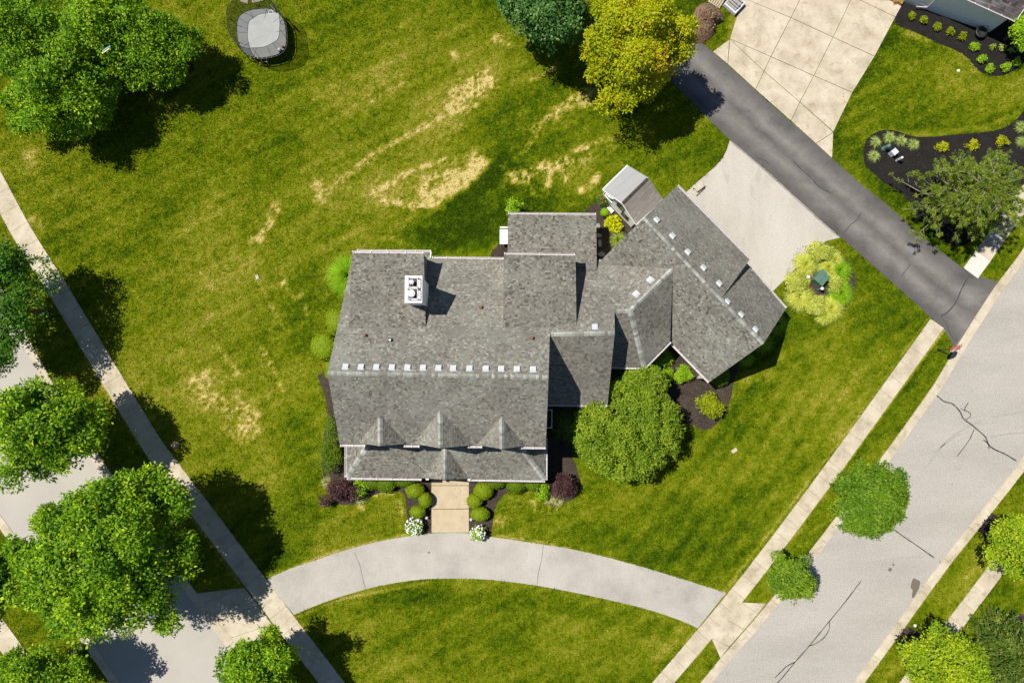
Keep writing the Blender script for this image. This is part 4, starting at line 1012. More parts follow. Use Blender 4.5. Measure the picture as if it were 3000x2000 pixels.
# --- main walls
wall(house, rL, rear_poly[-1], 'siding', 0, 0.15, 0.28, rR); wall(house, rL, front_poly[-1], 'siding', 0, 0.15, 0.28, rR)
wall(house, rR, w1a, 'siding', 2, 0.15, 0.05, rL); wall(house, rR, front_poly[2], 'siding', 0, 0.15, 0.10, rL)
wall(house, front_poly[2], front_poly[3], 'siding', 0, 0.15, 0.40, rL)
wall(house, w1_poly[2], w1_poly[1], 'siding', 0, 0.15, 0.14, w1a); wall(house, w1b, RP(1800, 912, P_rear), 'siding', 2, 0.15, 0.10, w1a)
wall(house, w1_poly[2], w1_poly[3], 'siding', 0, 0.15, 0.35, w1a)
wall(house, rear_poly[-1], rear_poly[-2], 'siding', 0, 0.15, 0.35, rR); wall(house, rear_poly[-3], rear_poly[-4], 'siding', 0, 0.15, 0.35, rR)
wall(house, cf_poly[2], cf_poly[3], 'siding', 0, 0.15, 0.35, c1); wall(house, cr_poly[2], cr_poly[3], 'siding', 0, 0.15, 0.35, c1); wall(house, cl_poly[2], gl_poly[-1], 'siding', 0, 0.15, 0.2, c1)
# --- three gabled dormers on the front slope
for i, (pk, fr, l, r) in enumerate([((1113, 1216), (1113, 1306), (1053, 1297), (1192, 1299)), ((1289, 1203), (1290, 1312), (1213, 1299), (1384, 1303)), ((1470, 1223), (1471, 1315), (1397, 1302), (1538, 1305))]):
    pkp = RP(*pk, P_front); frp = U(fr[0], fr[1], pkp[2]); lp = RP(*l, P_front); rp = RP(*r, P_front)
    lf = lp + np.array([0.30, -0.10, 0.02]); rf = rp + np.array([-0.30, -0.10, 0.02])
    Pl = PL(pkp, frp, lp); Pr = PL(pkp, frp, rp); e = np.array([0, 0, 0.02])
    a = shingle_plane(house, Pl, [pkp + e, frp + e, lp + e], 'shingle', frp - pkp, seed=20 + i, thick=0.10, contrast=0.8, slope_light=0.10, name='dormer_slope')  # sunward slope painted lighter
    b = shingle_plane(house, Pr, [pkp + e, frp + e, rp + e], 'shingle', frp - pkp, seed=30 + i, thick=0.10, contrast=0.8, slope_light=-0.06, name='dormer_slope')  # slope away from the sun painted darker
    ridge_caps(a, pkp + e, frp + e, Pl, Pr, seed=40 + i, half=0.20)
    gy = frp + np.array([0, 0.22, -0.16])
    gf = obj('dormer_front', [gy, lp + np.array([0.25, 0.22, -0.1]), np.array([lp[0] + 0.7, gy[1], 4.6]), np.array([rp[0] - 0.7, gy[1], 4.6]), rp + np.array([-0.25, 0.22, -0.1])], [(0, 1, 2, 3, 4)], M['siding'], house)
    wf = MB().box((frp[0], gy[1] - 0.03, 6.1), (0.95, 0.06, 1.25)).build('window', M['white'], house)
    MB().box((frp[0], gy[1] - 0.065, 6.1), (0.8, 0.02, 1.1)).build('pane', M['glass'], wf)
for x0, x1, y in ((995, 1070, 1301), (1182, 1229, 1303), (1370, 1413, 1305), (1526, 1599, 1308)):
    gutter(house, RP(x0, y - .3, P_front), RP(x1, y + .3, P_front), rL, step=0.7)
# --- front porch roof with hips and a centre gable
zw = 4.3
pt = [U(1015, 1398, 2.55), U(1597, 1406, 2.55)]
yw = U(1100, 1300, 6.2)[1] + 0.35
def toWall(px, z): p = U(px, 1310, z); return np.array([p[0], yw, z])
hl, hr = np.array([pt[0][0] + 2.25, yw, zw]), np.array([pt[1][0] - 2.25, yw - 0.15, zw])
P_p = PL(pt[0], pt[1], hl); hr[2] = zof(P_p, hr[0], hr[1])
P_pl = PL(pt[0], hl, np.array([pt[0][0] - 0.02, yw, 2.55])); P_pr = PL(pt[1], hr, np.array([pt[1][0] + 0.02, yw, 2.55]))
# centre gable
ca, cb = U(1303, 1404, 3.95), np.array([0, 0, 0]); ca = U(1304, 1404, 3.95)
yt = (3.95 - zof(P_p, ca[0], 0)) / (-P_p[0][1] / P_p[0][2])
cb = np.array([ca[0], yt, 3.95])
vl, vr = RP(1237, 1400, P_p), RP(1372, 1402, P_p)
pf_poly = [pt[0], vl, cb, vr, pt[1], hr, hl]
pf = shingle_plane(house, P_p, pf_poly, 'shingle', pt[1] - pt[0], seed=50, contrast=0.9, slope_light=-0.02, name='porch_roof')
shingle_plane(house, P_pl, [pt[0], hl, np.array([pt[0][0] - 0.02, yw, 2.55])], 'shingle', np.array([0, 1, 0]), seed=51, slope_light=0.02, name='porch_roof')
shingle_plane(house, P_pr, [pt[1], hr, np.array([pt[1][0] + 0.02, yw, 2.55])], 'shingle', np.array([0, 1, 0]), seed=52, slope_light=-0.05, name='porch_roof')
e = np.array([0, 0, 0.02]); P_g1 = PL(ca, cb, vl); P_g2 = PL(ca, cb, vr)
g_a = shingle_plane(house, P_g1, [cb + e, ca + e, vl + e], 'shingle', ca - cb, seed=53, slope_light=0.04, name='porch_gable')
g_b = shingle_plane(house, P_g2, [cb + e, ca + e, vr + e], 'shingle', ca - cb, seed=54, slope_light=-0.08, name='porch_gable')
ridge_caps(g_a, cb + e, ca + e, P_g1, P_g2, seed=55); ridge_caps(pf, pt[0], hl, P_p, P_pl, seed=56, half=0.20); ridge_caps(pf, pt[1], hr, P_p, P_pr, seed=57, half=0.20)
obj('gable_front', [ca + np.array([0, .12, -.1]), vl + np.array([.1, .12, -.05]), vr + np.array([-.1, .12, -.05])], [(0, 1, 2)], M['siding'], house)
gutter(house, pt[0], RP(1235, 1401, P_p), hl); gutter(house, RP(1374, 1403, P_p), pt[1], hr)
gutter(house, np.array([pt[0][0], pt[0][1], 2.55]), np.array([pt[0][0] - .02, yw - .3, 2.55]), hl); gutter(house, np.array([pt[1][0], pt[1][1], 2.55]), np.array([pt[1][0] + .02, yw - .3, 2.55]), hr)
for t in (0.02, 0.2, 0.4, 0.6, 0.8, 0.98):
    p = pt[0] * (1 - t) + pt[1] * t + np.array([0, 0.3, 0]); MB().box((p[0], p[1], 1.25), (0.18, 0.18, 2.4)).build('porch_post', M['white'], house)
MB().prism([(pt[0][0] + .2, yw), (pt[0][0] + .2, pt[0][1] + .25), (pt[1][0] - .2, pt[1][1] + .25), (pt[1][0] - .2, yw)], -0.05, 0.06).build('porch_floor', M['concrete'], house)
dr_ = MB().box((ca[0], yw - 0.02, 1.12), (1.0, 0.08, 2.1)).build('door', M['black'], house); MB().box((ca[0] + .38, yw - 0.09, 1.1), (0.05, 0.08, 0.05)).build('handle', M['steel'], dr_)
for x in (-10.4, -8.0, -1.8, 0.7):
    wf = MB().box((x, yw - 0.02, 1.5), (1.1, 0.08, 1.5)).build('window', M['white'], house); MB().box((x, yw - 0.065, 1.5), (0.92, 0.02, 1.32)).build('pane', M['glass'], wf)
MB().box(tuple(U(1252, 1401, 2.5)), (0.22, 0.2, 0.10)).build('downspout_top', M['white'], house)
MB().box(tuple(U(1374, 1404, 2.5)), (0.20, 0.16, 0.10)).build('downspout_top', M['white'], house)

# --- chimney
cx0, cy0 = U(1187.5, 809, 8.75)[0], U(1187.5, 809, 8.75)[1]; cx1, cy1 = U(1235.5, 886, 8.75)[0], U(1235.5, 886, 8.75)[1]
cxm, cym = (cx0 + cx1) / 2, (cy0 + cy1) / 2
chim = MB().box((cxm, cym, 6.85), (cx1 - cx0 - 0.06, cy0 - cy1 - 0.06, 3.7)).build('chimney', M['siding_grey'], house)
cap = MB(); cap.box((cxm, cym, 8.72), (cx1 - cx0 + 0.05, cy0 - cy1 + 0.05, 0.09)); cap.build('chimney_cap', M['white'], chim)
for k in range(16):
    MB().box((cxm + (k % 2 - .5) * (cx1 - cx0 - .12) + random.uniform(-.05, .05), cym + (k / 15 - .5) * (cy0 - cy1 - .1), 8.768), (0.035, 0.035, 0.006)).build('rust_spot', M['rust'], chim)
for (px, py, rad, hh, cage) in ((1208, 827, 0.15, 0.40, 0.62), (1207, 860, 0.24, 0.32, 0.66)):
    c = U(px, py, 9.1); fr = MB()
    hw = cage / 2; zt = 9.12; zb2 = 8.77
    ox, oy = c[0] + 0.02, c[1]
    for sx in (-1, 1):
        fr.bar((ox + sx * hw, oy - hw, zt), (ox + sx * hw, oy + hw, zt), 0.045); fr.bar((ox - hw, oy + sx * hw, zt), (ox + hw, oy + sx * hw, zt), 0.045)
        fr.bar((ox + sx * hw, oy - hw, zb2), (ox + sx * hw, oy + hw, zb2), 0.045); fr.bar((ox - hw, oy + sx * hw, zb2), (ox + hw, oy + sx * hw, zb2), 0.045)
        for sy in (-1, 1): fr.bar((ox + sx * hw, oy + sy * hw, zb2), (ox + sx * hw, oy + sy * hw, zt), 0.045)
    fr.build('flue_cage', M['gutter'], chim)
    MB().box((ox, oy, 8.775), (cage - 0.06, cage - 0.06, 0.02)).build('flue_base', M['black'], chim)
    MB().lathe((c[0] - .04, c[1] + .02, 8.78), [(rad * 0.62, 0), (rad * 0.62, hh - .06), (rad, hh - .05), (rad, hh), (rad * 0.3, hh + 0.03)], 20).build('flue_cap', M['vent'], chim, False)
# cricket behind the chimney
q = [RP(1212, 886, P_d1), RP(1248, 886, P_d1), RP(1231, 913, P_d1)]; top = np.array([(q[0][0] + q[1][0]) / 2, q[0][1], q[0][2] + 0.35])
obj('chimney_cricket', [q[0], q[2], top, q[1]], [(0, 1, 2), (1, 3, 2)], M['flash_and_shade'], house)

# --- vents and pipes on the roofs
def roof_vent(px, py, P, along, s=0.36, hgt=0.13):
    p = RP(px, py, P); n = P[0]; u = np.array(along, float); u -= n * (u @ n); u /= np.linalg.norm(u); w = np.cross(n, u)
    if w[2] < 0: u = -u; w = np.cross(n, u)
    def L(x, y, z): return p + u * x + w * y + n * z
    h = s / 2; mb = MB()
    mb.add([L(-h, -h, hgt), L(h, -h, hgt), L(h, h * 0.75, hgt), L(-h, h * 0.75, hgt), L(-h, h, 0.03), L(h, h, 0.03), L(-h, -h, 0.04), L(h, -h, 0.04), L(-h, h, 0.0), L(h, h, 0.0)],
           [(0, 1, 2, 3), (3, 2, 5, 4), (0, 6, 7, 1), (0, 3, 4, 8, 6), (1, 7, 9, 5, 2), (4, 5, 9, 8), (6, 8, 9, 7)])
    v = mb.build('roof_vent', M['vent'], house); bevel(v, 0.012, 2)
    mb2 = MB(); k = h * 1.18; mb2.add([L(-k, -k, 0.018), L(k, -k, 0.018), L(k, k * 1.05, 0.018), L(-k, k * 1.05, 0.018)], [(0, 1, 2, 3)]); mb2.build('flashing', M['galv'], v)
for i, x in enumerate((332, 465, 598, 732, 866, 1000, 1133, 1260, 1400, 1540, 1673, 1808, 1947)):
    roof_vent(900 + x / 2.94, 680 + (1160 + i * 1.85) / 2.94, P_rear, along_main)
roof_vent(1743, 958, P_rear, along_main)
for x, y in ((1923, 645), (1969, 692), (2014, 739), (2060, 785), (2106, 831)): roof_vent(x, y, (P_gu[0], float(P_gu[0] @ (g0 + up_))), g1 - g0)
for x, y in ((2130, 884), (2170, 922), (2212, 965)): roof_vent(x, y, P_gr, g1 - g0)
for x, y in ((1905, 820), (1864, 861)): roof_vent(x, y, P_cl, c2 - c1)
for x, y in ((1069, 982), (1408, 900), (1557, 990)):
    p = RP(x, y, P_rear); MB().box(tuple(p + np.array([0, 0, 0.12])), (0.19, 0.19, 0.36)).build('vent_box', M['rust'], house)
for x, y, P in ((1144, 996, P_rear), (1560, 931, P_rear)):
    p = RP(x, y, P); fl = obj('pipe_flashing', [p + P[0] * 0.03 + along_main / np.linalg.norm(along_main) * sx * .17 + np.cross(P[0], along_main / np.linalg.norm(along_main)) * sy * .17 for sx, sy in ((-1, -1), (1, -1), (1, 1), (-1, 1))], [(0, 1, 2, 3)], M['dark_metal'], house)
    MB().lathe(tuple(p), [(0.075, -0.1), (0.075, 0.32), (0.05, 0.32), (0.05, 0.26)], 12).build('vent_pipe', M['steel'], house)
# white rear steps beside the porch and a bay rail on the right wall
st = MB(); a = U(1464, 660, 0.9); 
steps = thing('deck_steps', 'short white deck steps at the left side of the rear porch', 'steps', (U(1478, 690)[0], U(1478, 690)[1], 0))
for k in range(6):
    p = U(1466 + k * 4.4, 693, 0.75); MB().box((p[0], p[1], 0.72), (0.105, 1.15, 0.04)).build('plank', M['white'], steps)
p = U(1476, 666, 0.9); MB().box((p[0], p[1], 0.9), (0.6, 0.10, 0.06)).build('handrail', M['white'], steps); MB().box((p[0] - .25, p[1], 0.45), (0.09, 0.09, 0.9)).build('post', M['white'], steps); MB().box((p[0] + .1, p[1] - .05, 0.40), (0.5, 0.05, 0.6)).build('riser', M['white'], steps)
rail = thing('window_well_railing', 'white railing round a dark window well at the right wall of the house', 'railing', (U(1610, 1228)[0], U(1610, 1228)[1], 0))
A_, B_, C_, D_ = U(1596, 1201, 0.9), U(1617, 1201, 0.9), U(1616, 1253, 0.9), U(1594, 1252, 0.9)
for a, b in ((A_, B_), (B_, C_), (C_, D_)): MB().bar(a, b, 0.07, 0.05).build('top_rail', M['white'], rail)
for i in range(11):
    p = B_ * (1 - i / 10) + C_ * (i / 10); MB().box((p[0] + .03, p[1], 0.45), (0.05, 0.05, 0.88)).build('baluster', M['white'], rail)
for p in (B_, C_): MB().box((p[0], p[1], 0.48), (0.11, 0.11, 0.96)).build('post', M['white'], rail)
o = sheet('well_floor', [tuple(U(x, y)[:2]) for x, y in ((1590, 1203), (1614, 1203), (1613, 1250), (1590, 1250))], 0.022, M['black'], parent=rail)

# single shingles near the top of the roofs: the ones that show largest
SINGLE.sort(key=lambda s: -s[0]); cache = {}
_used = 0; 

per = {}
for z, fi, pts, t, deck, mat in SINGLE:
    if len(pts) != 4: continue
    if _used >= 300: break
    n_ = np.cross(pts[1] - pts[0], pts[2] - pts[0]); n_ /= np.linalg.norm(n_)
    if n_[2] < 0: n_ = -n_
    lo_ = sorted(range(4), key=lambda i: pts[i][2])[:2]
    top_ = [p + n_ * 0.006 for p in pts]
    v_ = top_ + [p - n_ * 0.012 for p in pts]
    o = obj('shingle', v_, [(0, 1, 2, 3), (0, 4, 5, 1), (1, 5, 6, 2), (2, 6, 7, 3), (3, 7, 4, 0)], M[mat], deck)
    at = o.data.attributes.new('tone', 'FLOAT', 'FACE'); at.data.foreach_set('value', np.full(5, t, np.float32))
    _used += 1

# ================================================================== GARDEN SHED
sc_ = U(1850, 590, 0)
shed = thing('garden_shed', 'small white garden shed with pale grey roof beside the garage corner', 'shed', (sc_[0], sc_[1], 0))
ZS = 3.25
sr0, sr1 = U(1824, 596, ZS), U(1900, 521, ZS)
P_sl = PL(sr0, sr1, U(1766, 556, 2.25)); P_sr = PL(sr0, sr1, U(1861, 657, 2.2))
sl_poly = [sr0, sr1] + R_(P_sl, (1840, 485), (1767, 556)); sr_poly = [sr0, sr1] + R_(P_sr, (1943, 584), (1862, 656))
a1 = shingle_plane(shed, P_sl, sl_poly, 'shed_grey', sr1 - sr0, seed=70, thick=0.09, singles=False, wmin=0.6, wmax=1.2, expo=0.15, contrast=0.6)
a2 = shingle_plane(shed, P_sr, sr_poly, 'shed_brown', sr1 - sr0, seed=71, thick=0.09, singles=False, expo=0.15, wmin=0.3, wmax=0.6, contrast=0.6)
dvec = (sr1 - sr0) / np.linalg.norm(sr1 - sr0); Ls = np.linalg.norm(sr1 - sr0)
s1 = np.cross(P_sl[0], dvec); s1 = s1 if s1[2] < 0 else -s1; s2 = np.cross(P_sr[0], dvec); s2 = s2 if s2[2] < 0 else -s2
k = 0
for i in range(int(Ls / 0.13)):
    p = sr0 + dvec * (i * 0.13); q_ = p + dvec * 0.15; h1, h0 = 0.05, 0.025
    obj('ridge_cap', [p + [0, 0, h1], p + s1 * .14 + [0, 0, h1], p + s2 * .14 + [0, 0, h1], q_ + [0, 0, h0], q_ + s1 * .14 + [0, 0, h0], q_ + s2 * .14 + [0, 0, h0]], [(0, 1, 4, 3), (0, 3, 5, 2), (1, 0, 2)], M['shed_cap'], shed)
gw = wall  # gable end facing the house
el, er = sl_poly[3] + dvec * 0.18, sr_poly[3] + dvec * 0.18; rg = sr0 + dvec * 0.18
acr = (er - el) / np.linalg.norm(er - el); acr[2] = 0; acr /= np.linalg.norm(acr)
elw, erw = el + acr * 1.05, er - acr * 0.12
def on(t, z): p = elw * (1 - t) + erw * t; return np.array([p[0], p[1], z])
tr = ((rg - elw) @ acr) / ((erw - elw) @ acr)
def roofz(t): return 2.10 + (ZS - 2.25) * (t / tr) * 0.72 + 0.30 if t < tr else 2.02 + (ZS - 2.2) * ((1 - t) / (1 - tr))
back = dvec * (Ls - 0.36)
gf = obj('gable_wall', [on(0, 0), on(1, 0), on(1, 2.05), on(tr, ZS - 0.14), on(0, 2.55)], [(0, 1, 2, 3, 4)], M['siding'], shed)
obj('wall', [on(1, 0), on(1, 2.05), on(1, 2.05) + back, on(1, 0) + back], [(0, 1, 2, 3)], M['siding'], shed)
obj('wall', [on(0, 0), on(0, 2.5), on(0, 2.5) + back, on(0, 0) + back], [(0, 1, 2, 3)], M['siding'], shed)
obj('wall', [p + back for p in (on(0, 0), on(1, 0), on(1, 2.05), on(tr, ZS - 0.14), on(0, 2.55))], [(0, 1, 2, 3, 4)], M['siding'], shed)
outw = -dvec
for i in range(17):       # lap siding on the gable end
    z = 0.12 + i * 0.135; t1 = 1.0
    if z > 2.0: t0_, t1 = 0.02 + (z - 2.0) * .35, 1 - (z - 2.0) * .40
    else: t0_ = 0.02
    a, b = on(t0_, z), on(t1, z)
    MB().add([a + outw * 0.004, b + outw * 0.004, b + outw * 0.022 + [0, 0, -0.0], a + outw * 0.022, a + outw * 0.006 + [0, 0, 0.13], b + outw * 0.006 + [0, 0, 0.13]], [(3, 2, 5, 4), (0, 1, 2, 3)]).build('siding_plank', M['siding'], gf)
for (ta, tb, za, zb) in ((0.18, 0.46, 1.55, 2.30), (0.47, 0.75, 0.75, 1.45)):
    wp = [on(ta, za) + outw * .035, on(tb, za) + outw * .035, on(tb, zb) + outw * .035, on(ta, zb) + outw * .035]
    w_ = MB()
    for i in range(4): w_.bar(wp[i], wp[(i + 1) % 4], 0.07, 0.07)
    w_ = w_.build('window', M['dark_metal'], gf)
    obj('pane', [p + outw * 0.004 for p in wp], [(0, 1, 2, 3)], M['glass'], w_)
for a, b in ((sl_poly[3], sr0), (sr0, sr_poly[3])):
    MB().bar(a + np.array([0, 0, -.10]) - dvec * .02, b + np.array([0, 0, -.10]) - dvec * .02, 0.04, 0.16).build('barge_board', M['white'], shed)
MB().bar(sl_poly[3] + np.array([0, 0, -.07]) - acr * .05, sl_poly[2] + np.array([0, 0, -.07]) - acr * .05, 0.09, 0.10).build('fascia', M['white'], shed)
MB().bar(sr_poly[3] + np.array([0, 0, -.07]) + acr * .06, sr_poly[2] + np.array([0, 0, -.07]) + acr * .06, 0.10, 0.08).build('gutter', M['gutter'], shed)
# open porch side: posts, white lattice rail
for k in (0.02, 0.97):
    p = el + acr * 0.16 + back * k; MB().box((p[0], p[1], 1.08), (0.12, 0.12, 2.16)).build('post', M['white'], shed)
r0, r1 = el + acr * 0.14, elw
for z in (0.35, 0.9): MB().bar([r0[0], r0[1], z], [r1[0], r1[1], z], 0.06, 0.06).build('rail', M['white'], shed)
for i in range(9):
    p = r0 * (1 - i / 8) + r1 * (i / 8); MB().box((p[0], p[1], 0.62), (0.05, 0.05, 0.56)).build('baluster', M['white'], shed)
for i in range(6):
    p = r0 * (1 - i / 5.) + r1 * (i / 5.); MB().bar([p[0], p[1], 0.36], [p[0] + acr[0] * .2, p[1] + acr[1] * .2, 0.88], 0.035, 0.03).build('lattice_strip', M['white'], shed)
mid = (elw + el) / 2 + back * 0.5
MB().prism([tuple((el + acr * .1)[:2]), tuple(elw[:2]), tuple((elw + back)[:2]), tuple((el + acr * .1 + back)[:2])], 0, 0.25).build('porch_floor', M['white'], shed)
for i in range(2):
    p = on(0.10 + 0.0 * i, 0.2 - i * .1) + outw * (0.25 + 0.25 * i); MB().box((p[0], p[1], 0.18 - i * .09), (0.55, 0.28, 0.08), math.atan2(acr[1], acr[0])).build('step', M['white'], shed)

# ================================================================== NEIGHBOUR'S HOUSE (top right corner)
wb0, wb1 = U(2649, 5), U(2896, 93); nb = thing('neighbour_house', "white house corner with dark shingle roof at the neighbour's concrete drive", 'house', (wb1[0], wb1[1], 0))
dn = (wb1 - wb0) / np.linalg.norm(wb1 - wb0); nn = np.array([-dn[1], dn[0], 0])     # nn points away (up)
ZN = 2.75
c00, c10 = wb0 - dn * 0.2, wb1; c11 = wb1 + nn * 9; c01 = c00 + nn * 9
nw = obj('wall', [c00, c10, c10 + [0, 0, ZN], c00 + [0, 0, ZN]], [(0, 1, 2, 3)], M['siding_grey'], nb)
obj('wall', [c10, c11, c11 + [0, 0, ZN + 2.4], c10 + [0, 0, ZN]], [(0, 1, 2, 3)], M['siding_grey'], nb)
obj('wall', [c00, c01, c01 + [0, 0, ZN + 2.4], c00 + [0, 0, ZN]], [(0, 1, 2, 3)], M['siding_grey'], nb)
for i in range(15):
    z = 0.62 + i * 0.145; a, b = c00 - nn * 0.0, c10 - nn * 0.0
    MB().add([a - nn * .004 + [0, 0, z], b - nn * .004 + [0, 0, z], b - nn * .02 + [0, 0, z], a - nn * .02 + [0, 0, z], a - nn * .006 + [0, 0, z + .14], b - nn * .006 + [0, 0, z + .14]], [(3, 2, 5, 4), (0, 1, 2, 3)]).build('siding_plank', M['siding_grey'], nw)
MB().box(tuple((c00 + c10) / 2 - nn * 0.02 + np.array([0, 0, 0.28])), (float(np.linalg.norm(c10 - c00)), 0.05, 0.56), math.atan2(dn[1], dn[0])).build('foundation_band', M['siding_grey'], nb)
MB().box(tuple(c10 + np.array([0, 0, ZN / 2]) - nn * 0.012), (0.12, 0.10, ZN), math.atan2(dn[1], dn[0])).build('corner_board', M['white'], nb)
MB().tube([U(2684, 21, 0.05), U(2686, 20, 0.3), c00 + dn * 1.9 - nn * 0.09 + np.array([0, 0, 0.4]), c00 + dn * 1.9 - nn * .09 + np.array([0, 0, 2.5])], 0.045, 6).build('downpipe', M['gutter'], nb)
ne1 = U(2977, 59, 2.62); ne0 = U(2842, -2, 2.62); dd = (ne1 - ne0) / np.linalg.norm(ne1 - ne0); nu = np.array([-dd[1], dd[0], 0])
ne0 = ne0 - dd * 6.0
P_n = PL(ne0, ne1, ne1 + nu * 4 + np.array([0, 0, 2.4]))
np_ = [ne0, ne1, ne1 + nu * 6 + np.array([0, 0, 3.6]), ne0 + nu * 6 + np.array([0, 0, 3.6])]
shingle_plane(nb, P_n, np_, 'shingle_dark', dd, seed=81, singles=False, expo=0.17, wmin=0.15, wmax=0.38)
gutter(nb, ne0, ne1, np_[2]); MB().bar(ne1 + [0.03, 0, -.05], np_[2] + [0.03, 0, -.05], 0.05, 0.16).build('barge_board', M['white'], nb)

# ================================================================== TREES
R01 = lambda s: np.random.default_rng(s)
GT = 'trees along the left street'; GB = 'trees by the trampoline'; GS = 'trees along the right street'
tree('maple_tree', 'tall leafy tree at the top left corner of the lawn', 95, 120, 175, 3.2, 4.4, 2.0, 'maple', 2500, 40, 12, 0.22, 0.30, group=GB, lobe=0.23, seed=101, rag=0.3)
tree('maple_tree', 'broad tree whose crown reaches lowest into the upper left lawn', 205, 300, 172, 2.6, 4.4, 1.8, 'maple', 2300, 36, 12, 0.22, 0.30, group=GB, lobe=0.25, seed=102, rag=0.35, rpy=140)
tree('maple_tree', 'leafy tree between the corner tree and the mulched young tree', 325, 130, 172, 3.0, 4.2, 1.8, 'maple', 2300, 36, 12, 0.22, 0.30, group=GB, lobe=0.25, seed=103, rag=0.3)
tree('maple_tree', 'smaller tree with a mulch ring, nearest to the trampoline', 470, 145, 122, 3.2, 3.4, 1.6, 'maple', 1500, 26, 12, 0.21, 0.28, group=GB, seed=104, rag=0.45, lobe=0.29)
tree('maple_tree', 'dark tree over the left sidewalk, farthest up the street', 10, 900, 162, 4.6, 3.8, 2.4, 'maple_deep', 2500, 36, 12, 0.22, 0.30, group=GT, lobe=0.25, rpy=205, seed=105, rag=0.35)
tree('maple_tree', 'round tree with rosette leaves above the left kerb, between a dark and a giant tree', 150, 1268, 158, 5.0, 3.6, 2.4, 'maple', 2300, 36, 11, 0.25, 0.34, group=GT, lobe=0.25, seed=106, rag=0.3, rpy=165)
tree('maple_tree', 'giant spreading tree covering the left street and sidewalk', 322, 1642, 268, 6.4, 4.8, 3.4, 'maple', 6400, 85, 12, 0.24, 0.34, group=GT, seed=107, rag=0.25, lobe=0.165)
tree('maple_tree', 'tree at the bottom edge beside the left apron', 762, 1965, 112, 4.6, 3.2, 2.2, 'maple', 1800, 32, 12, 0.21, 0.28, group=GT, lobe=0.25, seed=108, rag=0.3)
tree('maple_tree', 'dark tree cut by the left edge across the street', -30, 1705, 88, 4.6, 3.0, 2.2, 'maple_deep', 1200, 22, 12, 0.21, 0.28, group=GT, lobe=0.27, seed=109, rpy=150)
tree('maple_tree', 'tree in the bottom left corner over the far sidewalk', 130, 1960, 150, 4.2, 2.8, 2.2, 'maple', 1800, 34, 12, 0.21, 0.28, group=GT, lobe=0.24, seed=110, rpy=85, rag=0.4)
tree('oak_tree', 'dark blue-green tree behind the yellow tree at the top edge', 1595, 20, 150, 5.0, 4.2, 3.0, 'bluegreen', 2700, 40, 11, 0.23, 0.32, seed=111, rag=0.35, lobe=0.24, rpy=140)
def ytone(C, t):
    c = U(1930, 190, 6); d = np.hypot(C[:, 0] - c[0], C[:, 1] - c[1]); k = np.clip(1.0 - d / 2.4, 0, 1)
    return np.clip(t * (1 - k) + k * (0.62 + 0.45 * vnoise(C[:, 0] * 1.4, C[:, 1] * 1.4, 7)), 0, 1)
tree('yellow_tree', 'bright yellow-green tree with orange tinted leaves overhanging the black drive', 1862, 150, 176, 5.2, 4.6, 3.0, 'yellow', 4400, 60, 11, 0.19, 0.26, seed=112, rag=0.28, lobe=0.20, tone=ytone)
tree('ornamental_tree', 'big dense round tree filling the inner corner beside the house', 1836, 1258, 158, 2.5, 2.7, 2.2, 'round_tree', 5600, 190, 9, 0.15, 0.19, seed=113, rag=0.05, lobe=0.12, kmin=0.92, rpy=150)
tree('ornamental_tree', 'narrow upright green lobe of tree just below the connector gutter', 1885, 1130, 66, 2.8, 1.6, 2.4, 'round_tree', 1500, 40, 9, 0.15, 0.19, seed=114, rag=0.08, lobe=0.2, kmin=0.85)
tree('street_tree', 'larger dense street tree on the grass verge beside the right street', 2545, 1456, 112, 5.0, 3.2, 2.2, 'street_tree', 2900, 60, 10, 0.18, 0.24, group=GS, seed=115, rag=0.18, lobe=0.19)
tree('street_tree', 'small street tree on the verge near the curved drive apron', 2311, 1690, 66, 3.0, 2.4, 1.8, 'street_tree', 1300, 34, 9, 0.16, 0.20, group=GS, seed=116, rag=0.25, lobe=0.24, tone=lambda C, t: np.clip(t + .2, 0, 1))
tree('street_tree', 'yellow-green tree cut by the right edge beyond the street', 2985, 1590, 96, 4.0, 2.8, 2.0, 'yellow_green', 1900, 40, 10, 0.19, 0.25, group=GS, lobe=0.23, seed=117, rag=0.25)
tree('street_tree', 'round yellow-green tree at the bottom right over the far sidewalk', 2765, 1930, 118, 4.0, 3.0, 2.2, 'yellow_green', 2500, 44, 10, 0.19, 0.25, group=GS, lobe=0.22, seed=118, rag=0.2)
tree('garden_tree', 'bushy green tree at the corner of the white neighbouring house', 2995, 80, 52, 2.0, 1.8, 1.8, 'bright', 800, 14, 9, 0.15, 0.20, seed=119, rpy=75)

